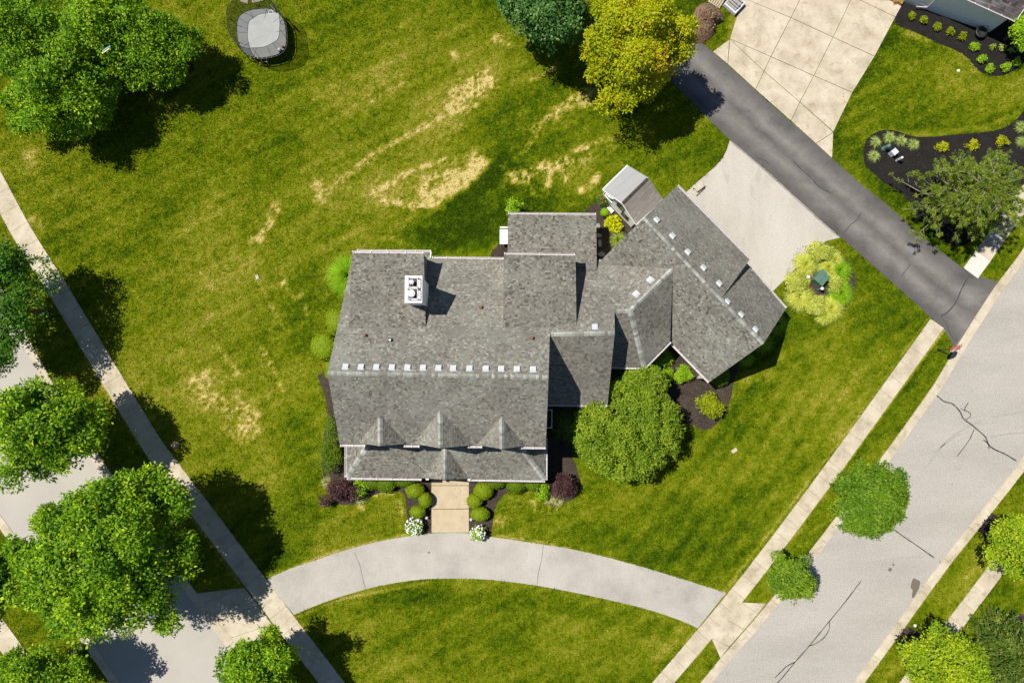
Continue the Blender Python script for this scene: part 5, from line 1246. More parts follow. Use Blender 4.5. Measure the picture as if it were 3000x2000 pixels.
def conifer(name, label, px, py, rpx, zc, h, mat, seed, n=1500, rpy=None):
    """layered branches with short flat sprays"""
    rng = R01(seed); c = U(px, py, zc); s = (H - zc) / F; R = rpx * s; Ry = (rpy or rpx) * s
    root = thing(name, label, 'tree', (c[0], c[1], 0))
    z = h * rng.uniform(0.05, 1, n) ** 1.2; rr = (1 - z / h) ** 0.8 * rng.uniform(0.55, 1.05, n); a = rng.uniform(0, 2 * np.pi, n)
    rr *= 0.85 + 0.3 * vnoise(a * 2.2, z * 1.5, seed)
    C = np.stack([c[0] + np.cos(a) * rr * R, c[1] + np.sin(a) * rr * Ry, z], 1)
    out = np.stack([np.cos(a), np.sin(a), np.full(n, 0.12)], 1)
    per = 14; Ci = np.repeat(C, per, 0); Oi = np.repeat(out, per, 0); K = n * per
    t = rng.uniform(-0.35, 0.35, K); S = np.stack([-Oi[:, 1], Oi[:, 0], np.zeros(K)], 1)
    sd = np.where(rng.random(K) < .5, -1, 1)
    D = unit(Oi * 0.8 + S * (sd * rng.uniform(.2, .9, K))[:, None] + rng.normal(size=(K, 3)) * .15)
    P = Ci + Oi * t[:, None]; N = unit(np.array([0, 0, 1]) + rng.normal(size=(K, 3)) * .35); N = unit(N - D * (N * D).sum(1, keepdims=True))
    L = rng.uniform(.14, .30, K)
    V = leaf_quads(P, N, D, L, L * .28)
    fastmesh('foliage', V, 4, M[mat], np.clip(np.repeat(rng.normal(size=n) * .18 + .5, per) + rng.normal(size=K) * .15, 0, 1), root)
    MB().tube([(c[0], c[1], 0), (c[0], c[1], h * .6), (c[0], c[1], h * .97)], [0.13, 0.08, 0.02], 7).build('trunk', M['bark'], root)
conifer('spruce_tree', 'dark spruce in the bottom right corner beside a yellow-green tree', 2955, 1915, 92, 1.6, 4.2, 'conifer', 131, 1500, rpy=110)
conifer('spruce_tree', 'dark green spruce bush in the inner corner between the bay rail and round tree', 1664, 1243, 40, 0.9, 2.3, 'conifer', 132, 420, rpy=56)

def pine(px, py, seed):
    rng = R01(seed); zc = 3.2; c = U(px, py, zc); s = (H - zc) / F; h = 6.4
    root = thing('pine_tree', 'sprawling pine with bare pale twigs over the dark mulch bed', 'tree', (c[0], c[1], 0))
    mb = MB(); mb.tube([(c[0], c[1], -.1), (c[0] + .1, c[1], 2), (c[0] - .1, c[1] + .1, 4.2), (c[0], c[1], 5.6)], [0.20, 0.15, 0.09, 0.03], 8); tips = []; dirs = []
    bm_ = MB()
    nb_ = 58
    for i in range(nb_):
        a = i * 2.39996 + rng.normal() * .2; z0 = 1.1 + 4.3 * (i / nb_); L = (4.9 if abs(math.cos(a)) > 0.5 else 3.7) * (1 - 0.55 * (i / nb_)) * rng.uniform(.8, 1.08)
        d = np.array([math.cos(a), math.sin(a), 0]); p0 = np.array([c[0], c[1], z0]); p1 = p0 + d * L * .5 + [0, 0, .25]; sw = np.array([-d[1], d[0], 0]) * rng.normal() * .35
        p2 = p0 + d * L + sw + [0, 0, .35 + .2 * rng.random()]
        bm_.tube([p0, p1, p2], [0.040, 0.026, 0.011], 5)
        tips.append(p2); dirs.append(d)
        for k in range(14):
            t = rng.uniform(.12, .98); b = p0 + (p2 - p0) * t + np.array([0, 0, .25 * math.sin(t * 3.1)]); sd = 1 if rng.random() < .5 else -1
            e = unit(d + np.array([-d[1], d[0], 0]) * sd * rng.uniform(.4, 1.2)); q = b + e * rng.uniform(.35, .95) + [0, 0, rng.uniform(-.05, .3)]
            bm_.tube([b, q], [0.014, 0.007], 4, False)
            tips.append(q); dirs.append(e)
            if rng.random() < .6: tips.append((b + q) / 2 + rng.normal(size=3) * .1); dirs.append(e)
    mb.build('trunk', M['bark'], root, True); br = bm_.build('branches', M['twig'], root)
    for k in range(130):
        a = rng.uniform(0, 6.28); r_ = rng.uniform(0.1, 1.7); tips.append(np.array([c[0] + math.cos(a) * r_, c[1] + math.sin(a) * r_, 5.9 - r_ * .55])); dirs.append(np.array([math.cos(a), math.sin(a), .5]))
    T = np.array(tips); Dd = np.array(dirs); keep = rng.random(len(T)) < .93; T = T[keep] + np.array([0, 0, .12]); Dd = Dd[keep]; per = 46
    n = len(T); K = n * per; Ci = np.repeat(T, per, 0)
    R = unit(rng.normal(size=(K, 3)) + np.repeat(Dd, per, 0) * .5 + np.array([0, 0, .45])); L = rng.uniform(.13, .23, K)
    N = unit(rng.normal(size=(K, 3)) + np.array([0, 0, 1.0])); N = unit(N - R * (N * R).sum(1, keepdims=True))
    V = leaf_quads(Ci + R * .02 - np.repeat(Dd, per, 0) * rng.uniform(0, .22, (K, 1)), N, R, L, np.full(K, .034))
    cr = fastmesh('needles', V, 4, M['pine'], np.clip(np.repeat(.5 + rng.normal(size=n) * .16, per) + rng.normal(size=K) * .2, 0, 1), root)
    cr['kind'] = 'stuff'
pine(2838, 575, 140)

# ================================================================== SHRUBS AND BORDERS
GH = 'clipped shrubs along the house front'; GW = 'clipped shrubs beside the front walk'
for i, (x, y, rx, ry, lab) in enumerate([(1088, 1408, 40, 26, 'dark clipped shrub under the porch gutter next to the bright leafy bush at left'), (1132, 1412, 32, 31, 'dark clipped shrub bulging out in the middle under the left porch gutter'), (1186, 1404, 32, 24, 'dark clipped shrub under the porch gutter nearest the walk on the left'),
        (1450, 1406, 36, 26, 'dark clipped shrub under the porch gutter nearest the walk on the right'), (1512, 1414, 30, 31, 'dark clipped shrub bulging out in the middle under the right porch gutter'), (1562, 1408, 32, 30, 'dark clipped shrub under the porch gutter next to the right bright bush')]):
    clipped('boxwood', lab, x, y, rx, 1.0, 'boxwood_dark', ry, seed=150 + i, group=GH)
for i, (x, y, rx, ry, lab) in enumerate([(1216, 1437, 28, 23, 'largest bright clipped ball left of the front walk'), (1246, 1463, 21, 23, 'bright clipped ball touching the left edge of the walk'), (1224, 1498, 24, 20, 'bright clipped ball just above the left white hydrangea'),
        (1416, 1436, 29, 27, 'largest bright clipped ball right of the front walk'), (1391, 1466, 24, 24, 'bright clipped ball touching the right edge of the walk'), (1406, 1505, 29, 22, 'bright clipped ball just above the right white hydrangea')]):
    clipped('boxwood', lab, x, y, rx, 1.05, 'boxwood', ry, seed=160 + i, group=GW)
def hydrangea(label, px, py, rpx, seed):
    rng = R01(seed); root = leafshrub('hydrangea', label, px, py, rpx, 1.2, 'bright', 110, 8, 0.12, 0.15, seed=seed, group='white hydrangeas')
    c = ORG[root.name]; R = rpx * (H - .6) / F
    bm = bmesh.new(); bmesh.ops.create_icosphere(bm, subdivisions=2, radius=0.085)
    for v in bm.verts: v.co += v.normal * (rng.random() - .5) * 0.03
    me = bpy.data.meshes.new('bloom'); bm.to_mesh(me); bm.free(); me.materials.append(M['bloom'])
    g = 0
    for i in range(120):
        r = math.sqrt(rng.random()) * R * 1.02; a = i * 2.39996; z = 1.18 - 0.55 * (r / R) ** 2
        b = link(bpy.data.objects.new('bloom', me)); b.parent = root; b.location = (r * math.cos(a), r * math.sin(a), z + rng.normal() * .03)
        k = rng.uniform(.55, 1.05); b.scale = (k, k, k * .75); b.rotation_euler = (rng.random() * 3, rng.random() * 3, rng.random() * 3); g += 1
        if g >= 62: break
hydrangea('white hydrangea left of the front walk at the drive', 1214, 1541, 26, 170); hydrangea('white hydrangea right of the front walk at the drive', 1401, 1559, 24, 171)
leafshrub('purple_smokebush', 'dark purple shrub at the left front corner of the porch', 1003, 1436, 44, 1.7, 'purple', 420, 9, 0.12, 0.17, rpy=40, cat='shrub', group='purple shrubs', seed=172, rag=0.5, lobe=0.42)
leafshrub('purple_smokebush', 'dark purple shrub at the right front corner of the porch', 1652, 1420, 40, 1.8, 'purple', 400, 9, 0.12, 0.17, cat='shrub', group='purple shrubs', seed=173, rag=0.3, lobe=0.40)
leafshrub('purple_smokebush', 'low purple sprig reaching over the lawn at the far left', 955, 1466, 20, 0.9, 'purple', 80, 8, 0.11, 0.13, seed=174, nl=6, rag=0.5)
leafshrub('leafy_shrub', 'glossy green bush between the left purple shrub and clipped shrubs', 1056, 1424, 27, 1.2, 'bright', 130, 8, 0.13, 0.16, seed=175, rpy=30)
leafshrub('leafy_shrub', 'bright green bush between the right purple shrub and clipped shrubs', 1588, 1438, 26, 1.1, 'bright', 170, 8, 0.10, 0.14, seed=176)
for x, y, lab in ((1610, 1462, 'silvery lavender clump below the right bright bush'), (1636, 1468, 'silvery lavender clump at the tip of the right front bed'), (1055, 1462, 'silvery lavender clump below the left glossy bush'), (955, 1412, 'pale dry clump at the left of the left purple shrub')):
    grassclump('lavender', lab, x, y, 17, 0.55, 'lavender', 260, 0.018, 'plant', 'silvery clumps in the front beds', int(x))
for x, y in ((1250, 1516), (1380, 1521)):
    c = U(x, y, .3); t = thing('path_light', 'round glass path light by the %s hydrangea' % ('left' if x < 1300 else 'right'), 'lamp', (c[0], c[1], 0), 'path lights')
    MB().lathe((c[0], c[1], 0), [(0.02, 0), (0.02, 0.24)], 8).build('stake', M['black'], t); MB().lathe((c[0], c[1], .24), [(0.05, 0), (0.11, 0.03), (0.12, 0.09), (0.07, 0.15), (0.0, 0.16)], 14).build('globe', M['globe'], t)
# left side of the house
grassclump('ornamental_grass', 'tall green fountain grass at the upper left corner of the house', 1016, 806, 62, 1.5, 'tallgrass', 3200, 0.035, seed=180, droop=0.7)
clipped('boxwood', 'clipped shrub half under the left gable, above the biggest ball', 984, 940, 32, 1.1, 'boxwood', 38, seed=181, group='clipped shrubs along the left gable')
clipped('boxwood', 'biggest clipped ball beside the left gable', 946, 1015, 38, 1.15, 'boxwood', 42, seed=182, group='clipped shrubs along the left gable')
clipped('boxwood', 'clipped shrub mostly hidden below the left end of the ridge', 975, 1085, 24, 1.1, 'boxwood', 34, seed=183, group='clipped shrubs along the left gable')
leafshrub('arborvitae', 'soft dark green evergreen by the left front wall, upper one', 975, 1270, 36, 1.6, 'boxwood_dark', 420, 9, 0.09, 0.14, rpy=70, seed=184, group='evergreens by the left front wall')
leafshrub('arborvitae', 'soft dark green evergreen by the left porch end, lower one', 972, 1345, 40, 1.5, 'boxwood_dark', 460, 9, 0.09, 0.14, rpy=52, seed=185, group='evergreens by the left front wall')
# between right wing and garage
leafshrub('leafy_shrub', 'dark leafy shrub in the shade of the connector corner', 1942, 1048, 28, 1.1, 'bright', 150, 8, 0.11, 0.15, seed=190)
leafshrub('leafy_shrub', 'leafy mound between the round tree and the bright round mound', 1950, 1100, 26, 1.0, 'bright', 220, 8, 0.10, 0.13, seed=191)
leafshrub('leafy_shrub', 'bright green round mound under the garage gutter', 2000, 1096, 29, 1.0, 'bright', 300, 8, 0.10, 0.12, seed=192, rpy=26, rag=.1)
clipped('boxwood', 'dark clipped shrub below the lower corner of the garage roof', 2106, 1100, 34, 1.0, 'boxwood_dark', 32, seed=193)
leafshrub('bright_shrub', 'lone bright yellow-green shrub in the mulch bed below the garage', 2078, 1189, 38, 1.9, 'lime', 360, 9, 0.13, 0.17, seed=194, rag=.3)
leafshrub('leafy_shrub', 'dark foliage in the shade of the right wing gutter', 1815, 1100, 42, 1.3, 'shade_shrub', 200, 8, 0.11, 0.15, seed=195)
for x, y, r, lab in ((2276, 948, 40, 'tall grass in the shade of the garage gable, nearest the gutter end'), (2235, 1000, 38, 'tall grass in the shade below the garage ridge end'), (2185, 1045, 30, 'tall grass in the shade along the lower garage gable')):
    grassclump('ornamental_grass', lab, x, y, r, 1.1, 'tallgrass', 650, 0.03, seed=x, group='grasses along the garage gable')
# behind the house
leafshrub('vine', 'bright green climbing bush at the left end of the rear porch gutter', 1506, 612, 27, 2.3, 'bright', 120, 8, 0.13, 0.16, seed=200, rag=.5)
clipped('boxwood', 'small clipped ball by the shed steps', 1772, 622, 13.5, 0.7, 'bright', seed=201, leaf=0.045)
leafshrub('hosta', 'bright yellow hosta between the shed and the rear porch', 1799, 656, 27, 0.6, 'hosta', 90, 7, 0.20, 0.16, rpy=24, seed=202, width=.75, spread=.3)
grassclump('ornamental_grass', 'pale green fountain grass tucked below the yellow hosta', 1812, 702, 28, 0.9, 'palegrass', 420, 0.022, seed=203)
rs = leafshrub('rose_bush', 'dark rose bush with red blooms at the shed corner', 1766, 588, 20, 0.9, 'shade_shrub', 110, 8, 0.08, 0.12, seed=204)
for k in range(6):
    c = U(1756 + k * 4.5, 572 + (k * 37 % 26), .9); MB().lathe((c[0], c[1], .85), [(0.01, 0), (.05, .03), (.055, .06), (.0, .09)], 8).build('rose_bloom', M['rose'], rs)
GSt = 'flat stones by the rear porch'
for i, (x, y, rx, ry, lab) in enumerate([(1752, 662, 7, 9, 'flat stepping stone below the clipped ball'), (1755, 690, 9, 7, 'flat stepping stone at the shade edge'), (1757, 713, 6, 12, 'pointed stepping stone in the shade'), (1762, 745, 13, 8, 'broad stepping stone by the garage corner')]):
    c = U(x, y); rng = R01(300 + i); pl = []
    for k in range(8): a = k * math.pi / 4; r = rng.uniform(.75, 1.1); pl.append((c[0] + rx * r * math.cos(a) * .0263, c[1] + ry * r * math.sin(a) * .0263))
    o = obj('stepping_stone', *_pr(pl, 0.0, 0.07), M['stone_grey']); tag(o, lab, 'stone', GSt); bevel(o, .012)
for i, (pts, lab) in enumerate([([(698, -12), (705, 6), (718, 10), (727, 13), (729, -12)], 'pale flagstone at the top edge left of the other one'), ([(741, -12), (738, 8), (745, 10), (772, 3), (768, -12)], 'pale flagstone at the top edge directly above the trampoline'), ([(780, -12), (779, 1), (795, 1), (795, -12)], 'small pale flagstone corner right of the flagstones')]):
    o = obj('flagstone', *_pr([tuple(p) for p in G2(pts)], 0.0, 0.05), M['stone']); tag(o, lab, 'stone', 'flagstones at the top edge'); bevel(o, .012)

# planting island with the green utility cabinet
V1, V2, TG = 'variegated', 'variegated_leaf', 'tallgrass'
GI = 'grasses round the green cabinet'
leafshrub('variegated_shrub', 'variegated shrub at the top of the round island bed', 2405, 737, 40, 0.9, V2, 924, 9, 0.10, 0.13, rpy=30, seed=210, nl=20, group=GI)
leafshrub('variegated_shrub', 'variegated shrub at the left of the round island bed', 2333, 824, 34, 0.9, V2, 924, 9, 0.10, 0.13, rpy=32, seed=211, nl=20, group=GI)
leafshrub('variegated_shrub', 'variegated shrub at the bottom of the round island bed', 2392, 897, 28, 0.8, V2, 704, 9, 0.10, 0.13, rpy=28, seed=212, nl=16, group=GI)
leafshrub('variegated_shrub', 'variegated shrub right of the green cabinet', 2444, 826, 20, 0.8, V2, 440, 9, 0.10, 0.13, rpy=28, seed=213, nl=12, group=GI)
for x, y, r, m, lab in ((2364, 773, 34, V1, 'striped grass between the pad and the green cabinet'), (2346, 868, 40, V1, 'striped grass at the lower left of the island bed'), (2438, 902, 36, V1, 'striped grass at the lower right of the island bed'), (2430, 783, 28, V1, 'striped grass just above the green cabinet'),
                        (2464, 792, 36, TG, 'plain green grass at the upper right of the island bed'), (2468, 858, 36, TG, 'plain green grass at the right of the island bed'), (2420, 922, 26, V1, 'striped grass at the very bottom of the island bed'), (2447, 760, 26, V1, 'striped grass at the top right of the island bed')):
    grassclump('ornamental_grass', lab, x, y, r * 1.12, 0.85, m, 1000, 0.042, seed=x + y, group=GI, droop=.75)
cb = U(2398, 818); rzb = math.radians(-52)
ub = thing('utility_cabinet', 'green utility cabinet with sloped lid in the round island bed', 'utility box', (cb[0], cb[1], 0))
Rb = Matrix.Rotation(math.radians(50), 3, 'Z')
def lb(x, y, z): v = Rb @ Vector((x, y, z)); return np.array([cb[0] + v.x, cb[1] + v.y, z])
o = obj('body', [lb(-.48, -.42, 0), lb(.48, -.42, 0), lb(.48, .42, 0), lb(-.48, .42, 0), lb(-.48, -.42, .62), lb(.48, -.42, .62), lb(.48, .42, .78), lb(-.48, .42, .78)], [(0, 1, 5, 4), (1, 2, 6, 5), (2, 3, 7, 6), (3, 0, 4, 7), (4, 5, 6, 7)], M['box_green'], ub); bevel(o, .02)
o = obj('lid', [lb(-.52, -.02, .75), lb(.52, -.02, .75), lb(.52, .47, .84), lb(-.52, .47, .84), lb(-.52, -.02, .70), lb(.52, -.02, .70), lb(.52, .47, .70), lb(-.52, .47, .70)], [(0, 1, 2, 3), (4, 5, 1, 0), (5, 6, 2, 1), (6, 7, 3, 2), (7, 4, 0, 3)], M['box_green'], ub); bevel(o, .015)
for x, y, lab in ((2369, 811, 'white utility post at the upper left of the green cabinet'), (2409, 845, 'white capped utility post at the lower right of the green cabinet')):
    c = U(x, y, .7); t = thing('utility_post', lab, 'post', (c[0], c[1], 0), 'utility posts by the green cabinet')
    MB().lathe((c[0], c[1], 0), [(.09, 0), (.09, .62)], 12).build('post', M['box_green'], t); MB().lathe((c[0], c[1], .62), [(.12, 0), (.12, .1), (.08, .13)], 14).build('cap', M['white'], t)

# neighbour's beds
for i, (x, y) in enumerate(((2669, 46), (2707, 60), (2746, 78), (2783, 91), (2820, 106))):
    leafshrub('lime_shrub', 'lime yellow round shrub in front of the white house, %s from the concrete drive' % ('first', 'second', 'third', 'fourth', 'fifth')[i], x, y, 11.5, 0.55, 'lime', 70, 7, 0.09, 0.08, seed=220 + i, group='lime shrubs in a row', nl=8, rag=.1)
for i, (x, y, lab) in enumerate(((2855, 136, 'nearest the lime shrubs'), (2877, 173, 'second along the curve'), (2902, 202, 'at the bottom of the curve'), (2945, 199, 'third from the end of the curve'), (2977, 183, 'at the right end of the curve'))):
    leafshrub('green_shrub', 'small dark green shrub in the curved mulch bed, ' + lab, x, y, 14, 0.5, 'bright', 90, 7, 0.10, 0.09, seed=230 + i, group='small green shrubs along the curve', nl=9)
for i, (x, y) in enumerate(((2908, 137), (2933, 141), (2961, 148), (2985, 146))):
    leafshrub('young_plant', 'faint young plant behind the green shrubs, %s in its row' % ('first', 'second', 'third', 'fourth')[i], x, y, 10, 0.35, 'palegrass', 26, 6, 0.09, 0.08, seed=240 + i, group='young plants by the white house', nl=6)
c = U(2873, 96, .3); t = thing('hose_pot', 'round black pot standing at the foot of the white house corner', 'pot', (c[0], c[1], 0))
MB().lathe((c[0], c[1], 0), [(.26, 0), (.36, .12), (.42, .40), (.45, .42), (.40, .44), (.34, .30), (.05, .26)], 20).build('bowl', M['black'], t)
MB().tube([(c[0] - .38, c[1] + .1, .42), (c[0] - .3, c[1] + .3, .75), (c[0] + .3, c[1] + .3, .75), (c[0] + .42, c[1] + .1, .42)], .02, 6).build('handle', M['black'], t)
c = U(2626, 6); t = thing('flower_planter', 'planter of rust red flowers beside the concrete drive at top', 'planter', (c[0], c[1], 0))
MB().box((c[0], c[1] + .1, .15), (.9, .5, .3), math.radians(-27)).build('box', M['terracotta'], t)
rng = R01(251); C = np.stack([c[0] + rng.uniform(-.42, .42, 60), c[1] + .1 + rng.uniform(-.25, .25, 60), np.full(60, .34)], 1); Vq, tn = rosettes(C, np.tile([0, 0, 1.], (60, 1)), .08, 7, .09, rng, np.full(60, .85)); fastmesh('flowers', Vq, 4, M['yellow'], np.clip(tn + .3, 0, 1), t)
for i, (x, y, lab) in enumerate(((2568, 415, 'upper left'), (2609, 401, 'top left'), (2644, 410, 'top middle'), (2679, 421, 'top right'), (2564, 455, 'lower left'), (2996, 370, 'by the right edge, upper'), (2998, 415, 'by the right edge, lower'))):
    grassclump('daylily', 'spiky grey-green daylily clump %s in the dark mulch bed' % lab, x, y, 19, 0.55, 'spiky', 210, 0.03, 'plant', 'daylily clumps in the dark mulch bed', 260 + i, .8)
for i, (x, y, lab) in enumerate(((2762, 432, 'leftmost, at the pine tips'), (2850, 424, 'middle one behind the pine'), (2934, 415, 'rightmost, clear of the pine'))):
    leafshrub('golden_shrub', 'golden yellow shrub in the dark mulch bed, ' + lab, x, y, 21, 0.6, 'hosta', 80, 7, 0.10, 0.12, rpy=16, seed=270 + i, group='golden shrubs', nl=8, width=.5)
# ================================================================== UTILITY PEDESTALS, STREET SIGN AND OTHER OBJECTS
c = U(2588, 437); d_ = np.array([.9, .43, 0]); t = thing('pedestal', 'rounded green utility pedestal in the dark mulch bed', 'utility box', (c[0], c[1], 0), 'utility pedestals')
MB().lathe((c[0], c[1], 0), [(.15, 0), (.15, .75), (.13, .86), (.07, .92)], 16).build('body', M['box_green'], t); MB().lathe((c[0], c[1], 0), [(.19, 0), (.19, .2)], 16).build('base', M['box_green'], t)
c = U(2611, 451); t = thing('pedestal', 'square grey utility box with sloped top in the dark mulch bed', 'utility box', (c[0], c[1], 0), 'utility pedestals')
o = MB().box((c[0], c[1], .25), (.42, .40, .5), math.radians(40)).build('body', M['galv'], t); bevel(o, .02); o = MB().box((c[0], c[1], .53), (.46, .44, .05), math.radians(40)).build('lid', M['galv'], t); bevel(o, .015)
c = U(2626, 471); t = thing('pedestal', 'slim white utility pedestal in the dark mulch bed, nearest the pine', 'utility box', (c[0], c[1], 0), 'utility pedestals')
o = MB().box((c[0], c[1], .42), (.17, .15, .84), math.radians(40)).build('body', M['white'], t); bevel(o, .03, 2); MB().box((c[0], c[1], .3), (.18, .10, .12), math.radians(40)).build('plate', M['dark_metal'], t)

# stop sign
c = U(2748, 1025); t = thing('stop_sign', 'red octagonal stop sign on a black post by the right street', 'sign', (c[0], c[1], 0))
MB().lathe((c[0], c[1], 0), [(.12, 0), (.12, .1), (.075, .18), (.055, .30)], 14).build('base', M['black'], t)
MB().tube([(c[0], c[1], .2), (c[0], c[1], 2.55)], .045, 10).build('post', M['black'], t)
ang = math.radians(42)            # direction of the panel's width, as seen from above
wx = np.array([math.cos(ang), math.sin(ang), 0]); fn_ = np.array([-math.sin(ang), math.cos(ang), 0])
if fn_[0] > 0: fn_ = -fn_
sc0 = np.array([c[0], c[1], 2.17]) + fn_ * 0.06
rt = np.cross(np.array([0, 0, 1.0]), fn_)         # reader's right
def octo(r, off): return [sc0 + rt * r * math.cos(math.pi / 8 + k * math.pi / 4) + np.array([0, 0, 1]) * r * math.sin(math.pi / 8 + k * math.pi / 4) + fn_ * off for k in range(8)]
def plate(name, r, o0, o1, mat, par):
    v = octo(r, o0) + octo(r, o1); return obj(name, v, [tuple(range(8, 16)), tuple(range(8))[::-1]] + [(i, (i + 1) % 8, 8 + (i + 1) % 8, 8 + i) for i in range(8)], mat, par)
pn = plate('backing', 0.47, -0.02, 0.012, M['black'], t); pw = plate('border', 0.44, 0.014, 0.018, M['white'], t); pr_ = plate('panel', 0.40, 0.0185, 0.024, M['stop_red'], t)
fc = bpy.data.curves.new('lettering', 'FONT'); fc.body = 'STOP'; fc.size = 0.36; fc.align_x = 'CENTER'; fc.align_y = 'CENTER'; fc.extrude = 0.002; fc.materials.append(M['white']); fc.offset = 0.006
_lt = link(bpy.data.objects.new('lettering_curve', fc)); dg_ = bpy.context.evaluated_depsgraph_get(); lme = bpy.data.meshes.new_from_object(_lt.evaluated_get(dg_)); bpy.data.objects.remove(_lt)
lt = link(bpy.data.objects.new('lettering', lme)); lt.parent = t
Mx = Matrix((Vector(rt), Vector((0, 0, 1)), Vector(fn_))).transposed().to_4x4(); Mx.translation = Vector(sc0 + fn_ * 0.029 - ORG[t.name]); lt.matrix_local = Mx

# hydrant-like round terracotta urn at the sidewalk
c = U(516, 1302); t = thing('tree_urn', 'round terracotta urn on the lawn beside the left sidewalk', 'pot', (c[0], c[1], 0))
MB().lathe((c[0], c[1], 0), [(.22, 0), (.29, .10), (.29, .16), (.25, .18)], 22).build('dish', M['terracotta'], t); MB().lathe((c[0], c[1], .1), [(.18, 0), (.18, .36), (.15, .42), (.05, .44)], 20).build('drum', M['terracotta'], t)
# lids and markers in the lawn
for x, y, sx, sy, rz, lab in ((754, 812, .24, .36, .3, 'small beige valve cover in the left lawn'), (2151, 1319, .46, .28, .6, 'small beige stone slab in the right front lawn')):
    c = U(x, y); o = MB().box((0, 0, 0), (sx, sy, .07)).build('valve_cover', M['stone']); o.location = (c[0], c[1], .045); o.rotation_euler[2] = rz; bevel(o, .03, 2); tag(o, lab, 'cover')
for x, y, lab in ((2807, 208, 'round white irrigation cap in the lawn by the white house'), (2680, 1831, 'tiny white cap in the grass beyond the right street')):
    c = U(x, y); o = MB().lathe((c[0], c[1], 0), [(.11, 0), (.11, .07), (.06, .08)], 14).build('irrigation_cap', M['white']); tag(o, lab, 'cap')
c = U(2046, 552); t = thing('concrete_block', 'flat concrete block with a dark rod on the pale pad by the garage', 'block', (c[0], c[1], 0))
o = MB().box((c[0] + .05, c[1] + .1, .12), (.80, .45, .2), math.radians(38)).build('body', M['stone'], t); bevel(o, .02)
MB().bar(U(2030, 555, .06), U(2048, 540, .06), .05, .05).build('rod', M['dark_metal'], t); MB().bar(U(2040, 574, .06), U(2066, 550, .06), .05, .05).build('rod', M['dark_metal'], t)

# swing hung in the top left trees (two painted boards)
c = U(384, 205, 3.2); t = thing('toy_swing', 'blue and yellow board among the leaves of the upper left trees', 'swing', (c[0], c[1], 3.2 * 0))
for dy, m in ((.07, m_plain('toy_blue', (.05, .25, .40))), (-.07, m_plain('toy_yellow', (.55, .45, .06)))):
    MB().box((c[0] + dy * .4, c[1] + dy, 6.3), (.62, .12, .05), math.radians(36)).build('board', m, t)
for sx in (-.28, .28): MB().tube([(c[0] + sx * .8, c[1] + sx * .6, 6.3), (c[0] + sx * .8, c[1] + sx * .6, 7.2)], .012, 5).build('rope', M['black'], t)

# dirt heap
c = U(2064, 72); g = 40; rng = R01(280); v = []; f = []
P = smooth_line(G2(dirt_pts + dirt_pts[:1]), 6)[:-1]; cen = P.mean(0); nr = 26; n = len(P)
for i in range(nr + 1):
    t_ = i / nr
    for p in P:
        q = p * (1 - t_) + cen * t_; z = 0.95 * (1 - (1 - t_) ** 1.8) * (.7 + .6 * float(fbm(q[0] * 1.6, q[1] * 1.6, 91, 3))) + .16 * (float(fbm(q[0] * 6, q[1] * 6, 92, 2)) - .5) * min(1, t_ * 4)
        v.append((q[0], q[1], max(z, -.02)))
f = [(i * n + k, i * n + (k + 1) % n, (i + 1) * n + (k + 1) % n, (i + 1) * n + k) for i in range(nr) for k in range(n)]
o = obj('dirt_heap', v, f, M['soil'], smooth=True); tag(o, 'brown heap of dug soil beside the yellow tree and pallet', 'dirt heap')
rg_ = R01(281); kk = 700; tt = rg_.random(kk) ** .7; ii = rg_.integers(0, n, kk); q2 = P[ii] * (1 - tt[:, None] * .95) * 1.0 + cen * tt[:, None] * .95 + rg_.normal(size=(kk, 2)) * .06
zz = np.array([0.95 * (1 - (1 - a) ** 1.8) * (.7 + .6 * float(fbm(x, y, 91, 3))) for a, x, y in zip(tt * .95, q2[:, 0] * 1.6, q2[:, 1] * 1.6)])
dd_ = unit(rg_.normal(size=(kk, 3))); nn_ = unit(rg_.normal(size=(kk, 3)) + [0, 0, .6]); nn_ = unit(nn_ - dd_ * (nn_ * dd_).sum(1, keepdims=True)); ll_ = rg_.uniform(.05, .15, kk)
cl = fastmesh('clods', leaf_quads(np.stack([q2[:, 0], q2[:, 1], zz + .03], 1), nn_, dd_, ll_, ll_ * .8), 4, M['clod'], rg_.random(kk)); setparent(cl, o); cl['kind'] = 'stuff'
# pallets
def pallet(name, label, px, py, rz, w, d):
    c = U(px, py); t = thing(name, label, 'pallet', (c[0], c[1], 0)); R = Matrix.Rotation(rz, 3, 'Z')
    def pt_(x, y, z): v = R @ Vector((x, y, z)); return (c[0] + v.x, c[1] + v.y, z)
    for k in range(6): MB().box(pt_(-w / 2 + w * (k + .5) / 6, 0, .13), (w / 6 * .72, d, .025), rz).build('plank', M['wood'], t)
    for k in (-1, 0, 1): MB().box(pt_(0, k * d * .45, .06), (w, .1, .1), rz).build('bearer', M['wood'], t)
    return t, pt_
pt0, pf0 = pallet('wooden_pallet', 'empty wooden pallet at the top edge by the concrete drive', 2099, 2, math.radians(-32), 1.1, 1.0)
tp, pf1 = pallet('loaded_pallet', 'pallet of grey pavers in torn plastic wrap beside the concrete drive', 2148, 18, math.radians(-42), 1.25, 1.25)
rz = math.radians(-42)
mb = MB(); q = [pf1(x, y, 0) for x, y in ((-.62, -.62), (.62, -.62), (.62, .62), (-.62, .62))]
o = obj('plastic_wrap', [(p[0], p[1], .15) for p in q] + [pf1(x, y, .42 + .05 * random.random()) for x, y in ((-.60, -.60), (.60, -.60), (.60, .60), (-.60, .60))] + [pf1(x, y, .40) for x, y in ((-.44, -.40), (.40, -.44), (.44, .40), (-.40, .44))], [(0, 1, 5, 4), (1, 2, 6, 5), (2, 3, 7, 6), (3, 0, 4, 7), (4, 5, 9, 8), (5, 6, 10, 9), (6, 7, 11, 10), (7, 4, 8, 11)], M['plastic'], tp); bevel(o, .03, 2)
